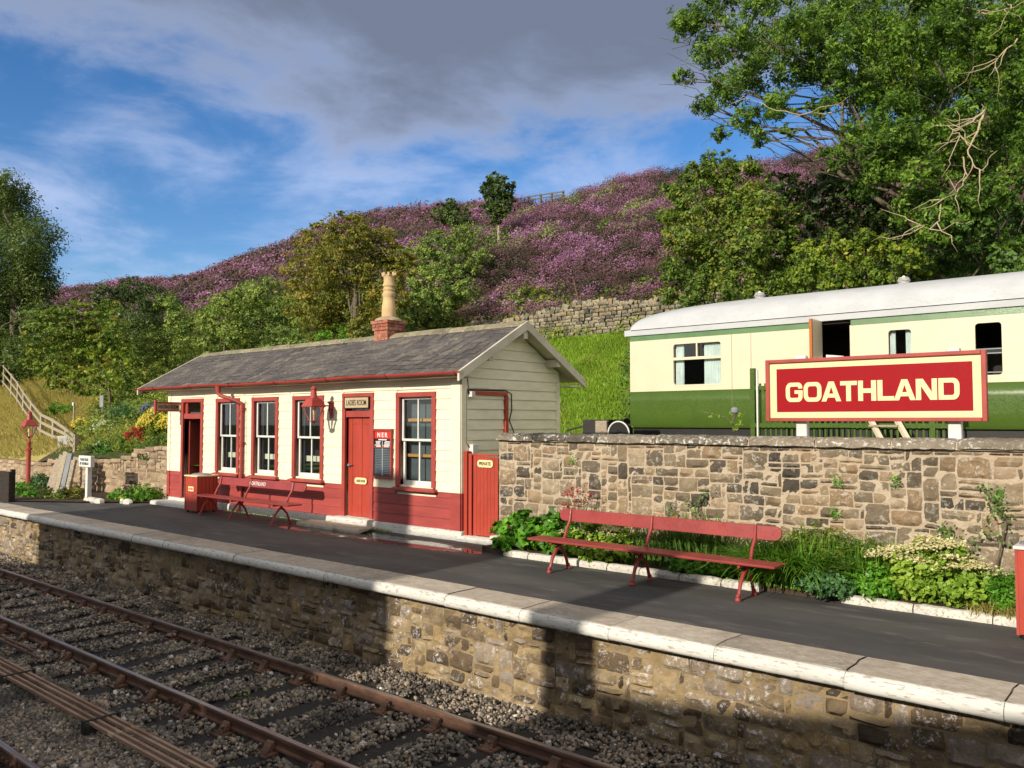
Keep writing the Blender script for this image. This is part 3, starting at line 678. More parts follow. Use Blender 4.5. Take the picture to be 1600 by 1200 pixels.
# openings in the front: (x0,x1,z0,z1)
OPEN = [(-20.15, -19.28, .06, 2.62), (-18.47, -17.62, .93, 2.6), (-16.89, -16.03, .93, 2.6), (-15.28, -14.37, .93, 2.6), (-13.53, -12.75, .20, 2.62), (-11.88, -10.99, .92, 2.6)]
def boards(mb, x0, x1, z0, z1, plane, sgn=-1, axis='x', h=.19, lap=.016):
    """lapped boards: plane = coordinate of the wall face; runs along x (front) or y (gable)"""
    z = z0
    while z < z1-.005:
        zt = min(z+h, z1); t0 = plane+sgn*lap; t1 = plane+sgn*.004
        if axis == 'x':
            mb.add([(x0, t0, z), (x1, t0, z), (x1, t1, zt), (x0, t1, zt), (x0, plane, z), (x1, plane, z)], [(0, 1, 2, 3), (4, 5, 1, 0)])
        else:
            mb.add([(t0, x0, z), (t0, x1, z), (t1, x1, zt), (t1, x0, zt), (plane, x0, z), (plane, x1, z)], [(0, 1, 2, 3), (4, 5, 1, 0)])
        z += h
def front_rows(mb, za, zb):
    xsp = sorted([(o[0]-.10, o[1]+.10, o[2]-(.11 if o[2] > .5 else .2), o[3]+.09) for o in OPEN])
    z = za
    while z < zb-.01:
        zt = min(z+.19, zb); cuts = [q for q in xsp if q[2] < zt-.001 and q[3] > z+.001]; x = BX0+.12
        for q in cuts+[(BX1-.24, 0, 0, 0)]:
            if q[0] > x+.005:
                # partial overlap with openings: board is cut flush, trim covers the rest
                mb.add([(x, BY0-.021, z+.003), (q[0], BY0-.021, z+.003), (q[0], BY0-.005, zt), (x, BY0-.005, zt), (x, BY0, z+.006), (q[0], BY0, z+.006)], [(0, 1, 2, 3), (4, 5, 1, 0)])
            if q[1]: x = q[1]
        z = zt
fw = MB(); front_rows(fw, BAND, 2.86); fw.build('cream_boarding', CREAM, sb)
fr_ = MB(); front_rows(fr_, .17, BAND); fr_.build('red_boarding', BANDRED, sb)
# inner wall sheet with the openings cut through
curve_mesh('wall_panel', [rect(BX0+.02, BX1-.02, .1, 2.95)]+[rect(*o)[::-1] for o in OPEN], .10, CREAM, sb, (0, BY0+.056, 0))
cbd = MB()
for x0, x1 in ((BX0-.012, BX0+.12), (BX1-.24, BX1+.026)): cbd.box(x0, x1, BY0-.036, BY0-.001, BAND+.002, 2.9)
cbd.box(BX1-.001, BX1+.034, BY0-.036, BY0+.12, BAND+.002, 2.9); cbd.box(BX1-.001, BX1+.032, BY1-.12, BY1+.01, BAND+.002, 2.9)
cbd.box(BX0-.02, BX1+.02, BY0-.03, BY0, 2.86, 3.0)
cbd.build('corner_board', CREAM, sb, bevel=.003)
for x0, x1 in ((BX0-.012, BX0+.12),): rcb = MB(); rcb.box(x0, x1, BY0-.036, BY0-.001, .17, BAND); rcb.build('red_corner_board', BANDRED, sb, bevel=.003)
rcb = MB(); rcb.box(BX1-.24, BX1+.026, BY0-.036, BY0-.001, .17, BAND); rcb.build('red_corner_board', BANDRED, sb, bevel=.003); rcb = MB()
rcb.box(BX1-.001, BX1+.034, BY0-.036, BY0+.12, .17, BAND); rcb.build('red_corner_board', BANDRED, sb, bevel=.003); rcb = MB(); rcb.box(BX1-.001, BX1+.032, BY1-.12, BY1+.01, .17, BAND)
rcb.build('red_corner_board', BANDRED, sb, bevel=.003)
# plinth
pl = MB()
def lumpy(mb, x0, x1, y0, y1, z0, z1, n=30, amp=.012):
    o = len(mb.v); prof = [(y0, z0), (y0-.005, z1*.5), (y0+.012, z1-.015), (y0+.04, z1), (y1, z1)]
    for (yy, z) in prof:
        for i in range(n+1):
            x = x0+(x1-x0)*i/n; q = amp*mn.fractal(Vector((x*5, yy*5, z*9)), 1, 2, 3); mb.v.append((x, yy+q, z+q*.4))
    for j in range(len(prof)-1):
        for i in range(n): q = o+j*(n+1)+i; mb.f.append((q, q+1, q+n+2, q+n+1)); mb.mi.append(0)
    for i in (0, n): mb.f.append(tuple(o+j*(n+1)+i for j in range(len(prof)))+()); mb.mi.append(0)
lumpy(pl, BX0-.05, -13.7, BY0-.07, BY0+.1, -.02, .17, 90); lumpy(pl, -12.62, BX1+.06, BY0-.07, BY0+.1, -.02, .17, 40)
pl.box(BX1, BX1+.05, BY0+.1, BY1, -.02, .17); pl.build('plinth', WHITEWASH, sb, smooth='auto')
st = MB(); lumpy(st, -13.72, -12.6, BY0-.22, BY0+.05, .0, .2, 20); st.build('white_door_step', WHITEWASH, sb, smooth='auto')
st = MB(); lumpy(st, -14.35, -12.35, BY0-.62, BY0-.18, .0, .085, 30); st.build('flagstone_step', EDGESTONE, sb, smooth='auto')
st = MB(); lumpy(st, -20.9, -19.0, BY0-.5, BY0-.02, .0, .1, 30); st.build('waiting_room_step', WHITEWASH, sb, smooth='auto')
# gable wall (right) and hidden walls
gb = MB(); z = BAND
def roofz(y): return RIDZ-.10-(abs(y-RIDY))*(RIDZ-EAVZ)/(RIDY-10.36)
def gable_boards(mb, x, za, zb, sgn):
    z = za
    while z < zb-.01:
        zt = min(z+.19, zb); zm = z
        if z > 2.6:
            # clip to the roof slope
            half0 = max(0, (RIDZ-.1-z)*(RIDY-10.36)/(RIDZ-EAVZ)); half1 = max(0, (RIDZ-.1-zt)*(RIDY-10.36)/(RIDZ-EAVZ))
            a0, a1 = max(BY0, RIDY-half0), min(BY1, RIDY+half0); b0, b1 = max(BY0, RIDY-half1), min(BY1, RIDY+half1)
        else: a0 = b0 = BY0; a1 = b1 = BY1
        mb.add([(x+sgn*.030, a0, z+.004), (x+sgn*.030, a1, z+.004), (x+sgn*.006, b1, zt), (x+sgn*.006, b0, zt), (x, a0, z+.006), (x, a1, z+.006)], [(0, 1, 2, 3), (4, 5, 1, 0)]); z = zt
for gx, gs in ((BX1, 1), (BX0, -1)):
    gb = MB(); gable_boards(gb, gx, BAND, 3.92, gs); gb.build('gable_boarding', CREAM, sb)
    g2 = MB(); gable_boards(g2, gx, .17, BAND, gs); g2.build('red_gable_boarding', BANDRED, sb)
hw = MB(); hw.prism([(BY0+.11, .1), (BY1, .1), (BY1, 2.9), (RIDY, RIDZ-.12), (BY0+.11, 2.9)], BX1-.06, BX1-.002); hw.prism([(BY0+.11, .1), (BY1, .1), (BY1, 2.9), (RIDY, RIDZ-.12), (BY0+.11, 2.9)], BX0+.002, BX0+.06)
hw.box(BX0+.06, BX1-.06, BY1-.08, BY1, .1, 2.9); hw.build('rear_wall', CREAM, sb)
iw = MB(); iw.box(BX0+.07, BX1-.07, BY0+.12, BY1-.09, .05, .12); iw.box(BX0+.07, BX1-.07, BY1-.13, BY1-.09, .12, 2.8); iw.box(BX0+.07, BX1-.07, BY0+.12, BY1-.1, 2.72, 2.8)
for x in (-19.1, -13.9, -12.35): iw.box(x-.04, x+.04, BY0+.13, BY1-.13, .12, 2.72)
iw.build('interior_lining', INTER, sb)
# roof
RX0, RX1 = -21.85, -9.92; sl = math.hypot(RIDY-10.36, RIDZ-EAVZ); dirs = Vector((0, RIDY-10.36, RIDZ-EAVZ))/sl
deck = MB(); deck.prism([(10.36, EAVZ-.03), (RIDY, RIDZ-.03), (14.0, EAVZ-.03), (14.0, EAVZ-.075), (RIDY, RIDZ-.075), (10.36, EAVZ-.075)], RX0+.03, RX1-.03)
roof = deck.build('roof', BARGE, sb)
sl_mb = MB(); rnd = random.Random(31); rows = 11; ex = sl/rows
for side in (0, 1):
    for r_ in range(rows):
        x = RX0+(.15 if r_ % 2 else 0)-.1
        while x < RX1:
            w = rnd.uniform(.24, .36); x0, x1 = max(RX0, x+.003), min(RX1, x+w-.003); x += w
            if x1-x0 < .04: continue
            s0 = r_*ex-.025+rnd.uniform(-.008, .008); s1 = s0+ex*1.25; lift = .020+rnd.uniform(0, .007); tl = rnd.uniform(-.004, .004)
            def P(s, h, xx):
                yy = 10.36+dirs.y*s; z = EAVZ+dirs.z*s+h; yy = yy if side == 0 else 2*RIDY-yy; return (xx, yy, z)
            sg = .035*mn.noise(Vector((x*.35, s0*.7, 2)))
            s1 = min(s1, sl)
            vs = [P(s0, lift+tl+sg, x0), P(s0, lift-tl+sg, x1), P(s1, .002+sg, x1), P(s1, .002+sg, x0), P(s0, lift-.014+tl+sg, x0), P(s0, lift-.014-tl+sg, x1)]
            fs = [(0, 1, 2, 3), (4, 5, 1, 0)]; sl_mb.add(vs, fs if side == 0 else [f[::-1] for f in fs])
sl_mb.build('slates', SLATE, roof)
rg = MB(); x = RX0
while x < RX1:
    w = rnd.uniform(.42, .6); x1 = min(x+w-.006, RX1); dz = rnd.uniform(-.006, .01)
    rg.prism([(RIDY-.17, RIDZ-.07), (RIDY-.15, RIDZ-.03), (RIDY-.02, RIDZ+.055+dz), (RIDY+.02, RIDZ+.055+dz), (RIDY+.15, RIDZ-.03), (RIDY+.17, RIDZ-.07)], x, x1); x += w
rg.build('ridge_stones', RIDGE, roof, bevel=.01)
# bargeboards, purlins, verge
for (xa, xb_) in ((RX1-.02, RX1+.03), (RX0-.03, RX0+.02)):
    bb = MB()
    bb.prism([(10.26, EAVZ-.19), (10.26, EAVZ-.02), (RIDY, RIDZ+.045), (RIDY, RIDZ-.13)], xa, xb_)
    bb.build('bargeboard', BARGE, sb, bevel=.004)
    bb = MB(); bb.prism([(RIDY+.002, RIDZ-.13), (RIDY+.002, RIDZ+.045), (14.08, EAVZ-.03), (14.08, EAVZ-.2)], xa, xb_); bb.build('bargeboard', BARGE, sb, bevel=.004)
    for yy, zz_ in ((11.15, EAVZ+.24), (13.2, EAVZ+.22), (RIDY, RIDZ-.28)):
        x0, x1 = (BX1, RX1-.02) if xa > -15 else (RX0+.02, BX0); pp = MB(); pp.box(x0, x1, yy-.06, yy+.06, zz_-.02, zz_+.13); pp.build('purlin_end', BARGE, sb, bevel=.006)
sf = MB()
for x0, x1 in ((BX1, RX1-.02), (RX0+.02, BX0)): sf.bar(((x0+x1)/2, BY1, 2.86), ((x0+x1)/2, 14.0, 2.86), x1-x0, .03)
sf.box(RX0+.03, RX1-.03, 10.42, BY0-.02, 2.93, 2.955); sf.build('soffit', BARGE, sb)
# gutter and downpipe
def gutter(y, sg):
    m = MB(); n = 9; N = 40; o = 0; xa, xb_ = RX0-.03, RX1+.03
    prof = [(y+.062*math.cos(PI+PI*k/(n-1)), EAVZ-.015+.062*math.sin(PI+PI*k/(n-1))) for k in range(n)]; prof += [(p[0]*.0+y+(p[0]-y)*.86, EAVZ-.015+(p[1]-EAVZ+.015)*.86) for p in prof[::-1]]
    sag = lambda x: .012*math.sin(x*.9)+.006*math.sin(x*2.3)
    L = len(prof)
    for i in range(N+1):
        x = xa+(xb_-xa)*i/N
        for p in prof: m.v.append((x, p[0], p[1]+sag(x)))
    for i in range(N):
        for k in range(L): m.f.append((i*L+k, i*L+(k+1) % L, (i+1)*L+(k+1) % L, (i+1)*L+k)); m.mi.append(0)
    m.f.append(tuple(range(L))); m.mi.append(0); m.f.append(tuple(N*L+k for k in range(L))[::-1]); m.mi.append(0)
    x = xa+.9
    while x < xb_:
        m.tube([(x, y+.075*math.cos(a), EAVZ-.015+sag(x)+.075*math.sin(a)) for a in [PI+PI*k/8 for k in range(9)]], .011, 5)
        m.tube([(x-.03, y+.068*math.cos(a), EAVZ-.015+sag(x)+.068*math.sin(a)) for a in [PI+PI*k/8 for k in range(9)]], .007, 5); x += 1.83
    return m
gutter(10.31, 1).build('gutter', TRIM, sb, smooth='auto'); gutter(14.05, -1).build('gutter', TRIM, sb, smooth='auto')
dp = MB(); X = -17.36
dp.tube([(X-.5, 10.31, 2.97), (X-.5, 10.31, 2.80), (X-.42, 10.34, 2.74), (X-.1, 10.55, 2.62), (X, BY0-.06, 2.55), (X, BY0-.06, 2.4)], [.075, .055, .045, .042, .042, .042], 10)
dp.tube([(X, BY0-.06, 2.45), (X, BY0-.06, .08), (X, BY0-.16, .03)], .042, 12)
for z in (2.42, 1.62, .86, .3): dp.lathe((X, BY0-.06, z), [(.042, -.05), (.058, -.045), (.058, .045), (.042, .05)], 12); dp.box(X-.11, X+.11, BY0-.03, BY0-.015, z-.03, z+.03)
dp.build('downpipe', TRIM, sb, smooth='auto')
ch_ = MB(); z = 2.6; i = 0
while z > .3:
    a = R(90*(i % 2)); ch_.tube([(X+.13+.011*math.cos(t)*math.cos(a), BY0-.06+.011*math.cos(t)*math.sin(a), z+.02*math.sin(t)) for t in [2*PI*k/8 for k in range(9)]], .0045, 4, cap=False); z -= .03; i += 1
ch_.build('rain_chain', IRON, sb)
# chimney
cm = MB(); rnd = random.Random(8)
def brickstack(mb, x0, x1, y0, y1, z0, courses, h=.075, out=lambda k: 0):
    for k in range(courses):
        e = out(k); za = z0+k*h; 
        for (ax, c0, c1, f) in (('x', x0-e, x1+e, y0-e), ('x', x0-e, x1+e, y1+e-.1), ('y', y0-e+.1, y1+e-.1, x0-e), ('y', y0-e+.1, y1+e-.1, x1+e-.1)):
            t = c0; q = .115 if k % 2 else .23
            while t < c1-.01:
                t1 = min(t+q, c1); j = rnd.uniform(-.003, .003)
                if ax == 'x': mb.box(t+.004, t1-.004, f+j, f+.1+j, za+.004, za+h-.004)
                else: mb.box(f+j, f+.1+j, t+.004, t1-.004, za+.004, za+h-.004)
                t = t1; q = .23
CX0, CX1, CY0, CY1 = -14.16, -13.70, 11.94, 12.40
brickstack(cm, CX0, CX1, CY0, CY1, 3.7, 9, out=lambda k: 0 if k < 6 else (.03 if k < 8 else .055)); chn = cm.build('chimney', BRICK, roof, bevel=.003)
mm = MB(); mm.box(CX0+.012, CX1-.012, CY0+.012, CY1-.012, 3.65, 4.36); mm.build('mortar', MORTAR, chn)
fl = MB(); cx, cy = (CX0+CX1)/2, (CY0+CY1)/2; fl.lathe((cx, cy, 4.365), [(.33, 0), (.32, .03), (.27, .07), (.18, .10), (.15, .12)], 8); fl.build('flaunching', LEFTSTONE, chn, smooth='auto')
pt = MB(); pt.lathe((cx, cy, 4.40), [(0.148, 0), (0.16, 0.05), (0.156, 0.3), (0.136, 0.42), (0.129, 0.5), (0.136, 0.52), (0.148, 0.55), (0.148, 0.6), (0.129, 0.62), (0.129, 0.66), (0.14, 0.67), (0.14, 0.7), (0.121, 0.71), (0.121, 0.75), (0.14, 0.76), (0.14, 0.8), (0.129, 0.82), (0.117, 0.86), (0.121, 0.96), (0.136, 1.02), (0.129, 1.02), (0.109, 0.95), (0.101, 0.6)], 20); pt.build('pot', POT, chn, smooth='auto')
cr_ = MB()
for k in range(8):
    a = 2*PI*k/8; cr_.bar((cx+.13*math.cos(a), cy+.13*math.sin(a), 5.39), (cx+.145*math.cos(a), cy+.145*math.sin(a), 5.47), .06, .02)
cr_.build('pot_crown', POT, chn)
# windows
def window(i, x0, x1, z0, z1, kind):
    fr = MB(); t = .1
    fr.box(x0-t, x0, BY0-.045, BY0+.1, z0-.02, z1+t-.012); fr.box(x1, x1+t, BY0-.045, BY0+.1, z0-.02, z1+t-.012); fr.box(x0-t+.002, x1+t-.002, BY0-.052, BY0+.1, z1, z1+t-.01)
    f = fr.build('window', TRIM, sb, bevel=.004)
    si = MB(); si.prism([(BY0-.12, z0-.10), (BY0-.12, z0-.06), (BY0+.08, z0-.018), (BY0+.08, z0-.11)], x0-.15, x1+.15); si.box(x0-t, x1+t, BY0-.04, BY0+.02, z0-.13, z0-.095); si.build('sill', TRIM, f, bevel=.004)
    zm = (z0+z1)/2+.02
    for (a, b_, yy) in ((zm-.02, z1, BY0+.035), (z0, zm+.02, BY0+.075)):
        s = MB(); w = .05; wx = (x1-x0)
        s.box(x0, x0+w, yy, yy+.04, a, b_); s.box(x1-w, x1, yy, yy+.04, a, b_)
        bot = .045 if a > z0 else .085
        s.box(x0+w, x1-w, yy+.002, yy+.038, a, a+bot); s.box(x0+w, x1-w, yy+.002, yy+.038, b_-.045, b_); s.box((x0+x1)/2-.016, (x0+x1)/2+.016, yy+.004, yy+.036, a+bot, b_-.045)
        so_ = s.build('sash', WHITE, f, bevel=.003)
        p = MB(); p.box(x0+w-.004, x1-w+.004, yy+.018, yy+.022, a+bot-.004, b_-.04); p.build('pane', GLASS, f)
    if kind == 'rail':
        r = MB(); r.box(x0-.0, x1+.0, BY0+.21, BY0+.23, z0+.33, z0+.45); r.build('frosted_strip', CREAM, f)
        r = MB(); n = 14
        for k in range(n):
            xa = x0-.02+.12*k/n; r.add([(xa, BY0+.16+.02*(k % 2), z0), (xa+.12/n, BY0+.16+.02*((k+1) % 2), z0), (xa+.12/n, BY0+.16+.02*((k+1) % 2), z1), (xa, BY0+.16+.02*(k % 2), z1)], [(0, 1, 2, 3)])
        r.build('curtain', BLIND, f)
    else:
        r = MB(); r.add([(x0-.05, BY0+.24, z0-.05), (x1+.05, BY0+.24, z0-.05), (x1+.05, BY0+.24, z1+.05), (x0-.05, BY0+.24, z1+.05)], [(0, 1, 2, 3)]); r.build('net_blind', BLIND, f)
        for zc_ in (z0+.56, z0+1.24):
            r = MB(); r.box(x0+.03, x1-.03, BY0+.15, BY0+.22, zc_-.03, zc_+.03); r.build('shelf', SHELF, f, bevel=.01)
for i, o in enumerate(OPEN):
    if i in (0, 4): continue
    window(i, *o, 'rail' if i < 4 else 'blind')
# door casings
def door_case(x0, x1, z0, z1, tz):
    d = MB(); t = .1
    d.box(x0-t, x0, BY0-.045, BY0+.12, z0, z1+.088); d.box(x1, x1+t, BY0-.045, BY0+.12, z0, z1+.088); d.box(x0-t+.002, x1+t-.002, BY0-.052, BY0+.12, z1, z1+.09); d.box(x0, x1, BY0-.02, BY0+.1, tz, tz+.13)
    return d
x0, x1, z0, z1 = OPEN[0]
f = door_case(x0, x1, z0, z1, 2.2).build('door_frame', TRIM, sb, bevel=.004); tag(f, 'red frame of the open waiting room doorway')
m = MB(); m.box(x0, x0+.10, BY0+.02, BY0+.05, 2.33, 2.62); m.box(x0+.1, x0+.15, BY0, BY0+.05, 2.33, 2.62); m.build('transom_post', TRIM, f)
m = MB(); m.box(x0+.1, x1, BY0+.04, BY0+.045, 2.33, 2.62); m.build('fanlight_pane', GLASS, f)
m = MB(); m.box(x0+.02, x0+.06, BY0+.12, BY0+.86, .13, 2.18); dl = m.build('open_door', TRIM, sb, bevel=.003)
m = MB(); m.lathe((x0+.09, BY0+.76, 1.1), [(.01, -.03), (.03, -.02), (.03, .02), (.01, .03)], 10); m.build('handle', SLATEGREY, dl)
x0, x1, z0, z1 = OPEN[4]
f = door_case(x0, x1, z0, z1, 2.22).build('door_frame', TRIM, sb, bevel=.004)
m = MB(); m.box(x0+.0, x1, BY0+.05, BY0+.055, 2.35, 2.62); m.build('fanlight_pane', GLASS, f)
d = MB(); yd = BY0+.05
d.box(x0+.005, x1-.005, yd+.012, yd+.04, z0+.005, 2.215)
w = x1-x0
for (a, b_) in ((0, .13), (w/2-.055, w/2+.055), (w-.13, w)): d.box(x0+.005+a*.985, x0+b_*.985, yd, yd+.012, z0+.005, 2.215)
for (a, b_) in ((z0+.005, z0+.24), (1.0, 1.14), (2.08, 2.215)):
    d.box(x0+.135, x0+w/2-.06, yd+.0015, yd+.012, a, b_); d.box(x0+w/2+.058, x1-.135, yd+.0015, yd+.012, a, b_)
dr = d.build('door', RED, sb, bevel=.006); tag(dr, 'closed red four panel ladies room door')
m = MB(); m.lathe((x0+.07, yd-.04, 1.24), [(.012, -.03), (.03, -.018), (.03, .018), (.012, .03)], 10); m.bar((x0+.07, yd, 1.24), (x0+.07, yd-.04, 1.24), .015, .015); m.bar((x0+.07, yd-.045, 1.24), (x0+.17, yd-.045, 1.25), .018, .012); m.build('handle', SLATEGREY, dr)
curve_mesh('door_plate', [rrect(-.19, .19, -.065, .065, .06)], .01, SIGNCREAM, dr, ((x0+x1)/2+.03, yd-.012, .93))
text('plate_lettering', 'LADIES ROOM', .27, .052, BLACK, dr, ((x0+x1)/2+.03, yd-.019, .93), bold=.01)
# gable side doorway frame and cables
m = MB(); m.box(BX1, BX1+.07, 10.84, 11.90, 2.62, 2.69); m.box(BX1, BX1+.07, 11.84, 11.92, .2, 2.618); fr2 = m.build('side_door_frame', RED, sb, bevel=.004)
m = MB()
m.tube([(BX1+.03, 10.72, 3.0), (BX1+.05, 10.80, 2.93), (BX1+.03, 10.84, 2.74), (BX1+.04, 10.80, 2.71), (BX1+.03, 10.79, 2.5), (BX1+.03, 10.79, 1.75), (BX1+.05, 10.86, 1.66)], .008, 5)
m.tube([(BX1+.04, 10.80, 2.71), (BX1+.05, 11.2, 2.715), (BX1+.05, 11.85, 2.72), (BX1+.09, 11.98, 2.66), (BX1+.09, 11.99, 2.35), (BX1+.08, 11.93, 2.15), (BX1+.1, 12.03, 1.95), (BX1+.1, 12.06, 1.8)], .014, 5)
m.build('cable', IRON, sb)
m = MB(); m.box(BX1+.02, BX1+.12, 10.84, 10.93, 2.58, 2.68); m.build('junction_box', WHITE, sb, bevel=.005)
m = MB(); m.box(BX1+.02, BX1+.13, 10.86, 11.0, 1.55, 1.72); m.build('socket_box', WHITE, sb, bevel=.005)

# things fixed to the building
def oval(w, h): return rrect(-w/2, w/2, -h/2, h/2, h*.45)
s = thing('room_sign', 'long narrow LADIES ROOM board above the closed red door', 'sign', (-13.12, BY0-.06, 2.41))
m = MB(); m.box(-13.49, -12.75, BY0-.085, BY0-.055, 2.41, 2.62); m.build('board', TANBOARD, s, bevel=.004)
m = MB(); 
for a in ((-13.51, -12.73, 2.395, 2.41), (-13.51, -12.73, 2.62, 2.635)): m.box(a[0], a[1], BY0-.095, BY0-.05, a[2], a[3])
for a in (-13.51, -12.745): m.box(a, a+.015, BY0-.093, BY0-.052, 2.41, 2.62)
m.build('moulding', DARKWOOD, s)
text('lettering', 'LADIES ROOM', .62, .115, IRON, s, (-13.12, BY0-.088, 2.515), bold=.006)
s = thing('projecting_sign', 'small brown edged WAITING ROOM board projecting from the wall by the open doorway', 'sign', (-20.33, BY0-.02, 2.42))
m = MB(); m.box(-20.35, -20.31, BY0-.66, BY0-.05, 2.41, 2.60); m.build('board', TANBOARD, s)
m = MB(); m.box(-20.365, -20.295, BY0-.68, BY0-.0, 2.595, 2.63); m.box(-20.365, -20.295, BY0-.68, BY0, 2.385, 2.415); m.box(-20.37, -20.29, BY0-.71, BY0-.66, 2.34, 2.68); m.build('frame', TRIM, s, bevel=.005)
text('lettering', 'WAITING ROOM', .54, .09, IRON, s, (-20.307, BY0-.36, 2.505), xdir=(0, 1, 0), bold=.01)
s = thing('notice_board', 'framed NER notice board with red heading beside the ladies room door', 'notice board', (-12.34, BY0-.03, 1.0))
m = MB(); m.box(-12.63, -12.06, BY0-.08, BY0-.03, 1.02, 1.06); m.box(-12.63, -12.06, BY0-.08, BY0-.03, 1.95, 1.99); m.box(-12.63, -12.59, BY0-.078, BY0-.03, 1.06, 1.95); m.box(-12.10, -12.06, BY0-.078, BY0-.03, 1.06, 1.95)
m.box(-12.59, -12.10, BY0-.070, BY0-.03, 1.615, 1.635); m.build('frame', TRIM, s, bevel=.004)
m = MB(); m.box(-12.59, -12.10, BY0-.045, BY0-.03, 1.06, 1.95); m.build('backing', BLACK, s)
m = MB(); m.box(-12.585, -12.105, BY0-.052, BY0-.047, 1.80, 1.945); m.build('heading', POSTERRED, s)
text('heading_lettering', 'N E R', .30, .09, PAPERW, s, (-12.345, BY0-.056, 1.87), bold=.03)
m = MB(); m.box(-12.585, -12.105, BY0-.05, BY0-.047, 1.065, 1.61); m.build('timetable', POSTERBLUE, s)
m = MB(); rnd = random.Random(5)
m.box(-12.47, -12.22, BY0-.053, BY0-.050, 1.765, 1.785)
for c in (-12.58, -12.32):
    for k in range(5):
        z = 1.745-k*.024; a = rnd.uniform(0, .05); m.box(c+a, c+.21-rnd.uniform(0, .05), BY0-.053, BY0-.050, z-.014, z)
m.box(-12.352, -12.342, BY0-.056, BY0-.053, 1.07, 1.75)
m.build('printed_lines', PAPERW, s)
m = MB()
for c in (-12.57, -12.33):
    for k in range(15):
        z = 1.59-k*.033; xx = c
        while xx < c+.19:
            l = rnd.uniform(.012, .05); m.box(xx, min(xx+l, c+.2), BY0-.0525, BY0-.0505, z-.009, z); xx += l+.01
m.build('small_print', SLATEGREY, s)
# bracket lantern
def lantern_mb(z0, s_=1.):
    """six-sided station lantern, pieces: (frame, glass, roof)"""
    fr = MB(); n = 4; rb, rt, h = .085*s_, .215*s_, .30*s_
    cb_ = [(rb*math.cos(PI/4+PI/2*k), rb*math.sin(PI/4+PI/2*k), z0) for k in range(4)]; ct = [(rt*math.cos(PI/4+PI/2*k), rt*math.sin(PI/4+PI/2*k), z0+h) for k in range(4)]
    for k in range(4):
        fr.bar(cb_[k], ct[k], .018*s_, .018*s_); fr.bar(cb_[k], cb_[(k+1) % 4], .02*s_, .02*s_); fr.bar(ct[k], ct[(k+1) % 4], .02*s_, .02*s_)
    fr.lathe((0, 0, z0-.05*s_), [(.012*s_, 0), (.03*s_, .02*s_), (.02*s_, .035*s_), (.1*s_, .05*s_)], 8)
    gl = MB()
    for k in range(4): gl.add([cb_[k], cb_[(k+1) % 4], ct[(k+1) % 4], ct[k]], [(0, 1, 2, 3)])
    rf = MB(); zr = z0+h+.01
    rf.lathe((0, 0, zr), [(.245*s_, -.02*s_), (.25*s_, 0), (.16*s_, .13*s_), (.10*s_, .17*s_), (.085*s_, .18*s_)], 4)
    rf.lathe((0, 0, zr+.17*s_), [(.08*s_, 0), (.07*s_, .04*s_), (.055*s_, .14*s_), (.05*s_, .17*s_), (.066*s_, .175*s_), (.066*s_, .19*s_), (.05*s_, .21*s_), (.03*s_, .24*s_), (.0*s_+.004, .25*s_)], 14)
    bn = MB(); bn.lathe((0, 0, z0+.01), [(.02*s_, 0), (.02*s_, .1*s_), (.032*s_, .12*s_), (.032*s_, .2*s_), (.012*s_, .22*s_)], 8)
    return fr, gl, rf, bn
def shift(mb, d, ang=0.):
    c, s_ = math.cos(ang), math.sin(ang); mb.v = [(p[0]*c-p[1]*s_+d[0], p[0]*s_+p[1]*c+d[1], p[2]+d[2]) for p in mb.v]; return mb
LAMPX = -14.0
s = thing('wall_lantern', 'red four sided lantern on a wall bracket between window and ladies room door', 'lantern', (LAMPX, BY0, 2.45))
fr, gl, rf, bn = lantern_mb(2.14, 1.0)
for mb_, nm, mt in ((fr, 'lantern_frame', TRIM), (gl, 'lantern_glass', GLASS), (rf, 'lantern_roof', TRIM), (bn, 'burner', SIGNCREAM)): shift(mb_, (LAMPX, 10.22, 0)).build(nm, mt, s)
m = MB(); m.tube([(LAMPX, 10.44, 2.46), (LAMPX, BY0-.03, 2.46)], .014, 8); m.tube([(LAMPX, 10.32, 2.45), (LAMPX, 10.45, 2.46)], .02, 8); m.lathe((LAMPX, BY0-.05, 2.40), [(.03, -.02), (.05, .0), (.04, .1), (.07, .12), (.07, .14), (.03, .16)], 10)
m.tube([(LAMPX, BY0-.03, 2.25), (LAMPX, BY0-.08, 2.32), (LAMPX, BY0-.1, 2.42)], .012, 6); m.box(LAMPX-.05, LAMPX+.05, BY0-.04, BY0-.015, 2.2, 2.5); m.build('bracket', TRIM, s, smooth='auto')
# gate
s = thing('gate', 'bright red boarded PRIVATE gate between the building and the stone wall', 'gate', (-9.8, 10.75, 0))
m = MB(); x = -9.98
for k in range(7): m.box(-10.02+k*.084+.002, -10.02+(k+1)*.084-.002, 10.76, 10.785, .12, 1.52-.003*k)
m.box(-10.02, -9.432, 10.786, 10.81, 1.3, 1.4); m.box(-10.02, -9.432, 10.786, 10.81, .25, .35); m.build('board_panel', RED, s, bevel=.004)
m = MB(); m.box(-10.04, -9.425, 10.752, 10.80, 1.525, 1.56); m.build('top_rail', RED, s, bevel=.006)
m = MB(); m.box(-10.215, -10.14, 10.72, 10.84, .08, 1.60); m.box(-10.125, -10.05, 10.745, 10.83, .08, 1.56); m.build('gate_post', RED, s, bevel=.008)
curve_mesh('name_plate', [oval(.37, .13)], .01, SIGNCREAM, s, (-9.72, 10.745, 1.39)); text('plate_lettering', 'PRIVATE', .28, .062, IRON, s, (-9.72, 10.737, 1.39), bold=.018)
s = MB(); lumpy(s, -10.26, -9.28, 10.60, 10.95, -.02, .10, 24); o = s.build('threshold_step', WHITEWASH, None, smooth='auto', loc=(-9.8, 10.7, 0)); tag(o, 'white painted stone step under the red PRIVATE gate', 'step')
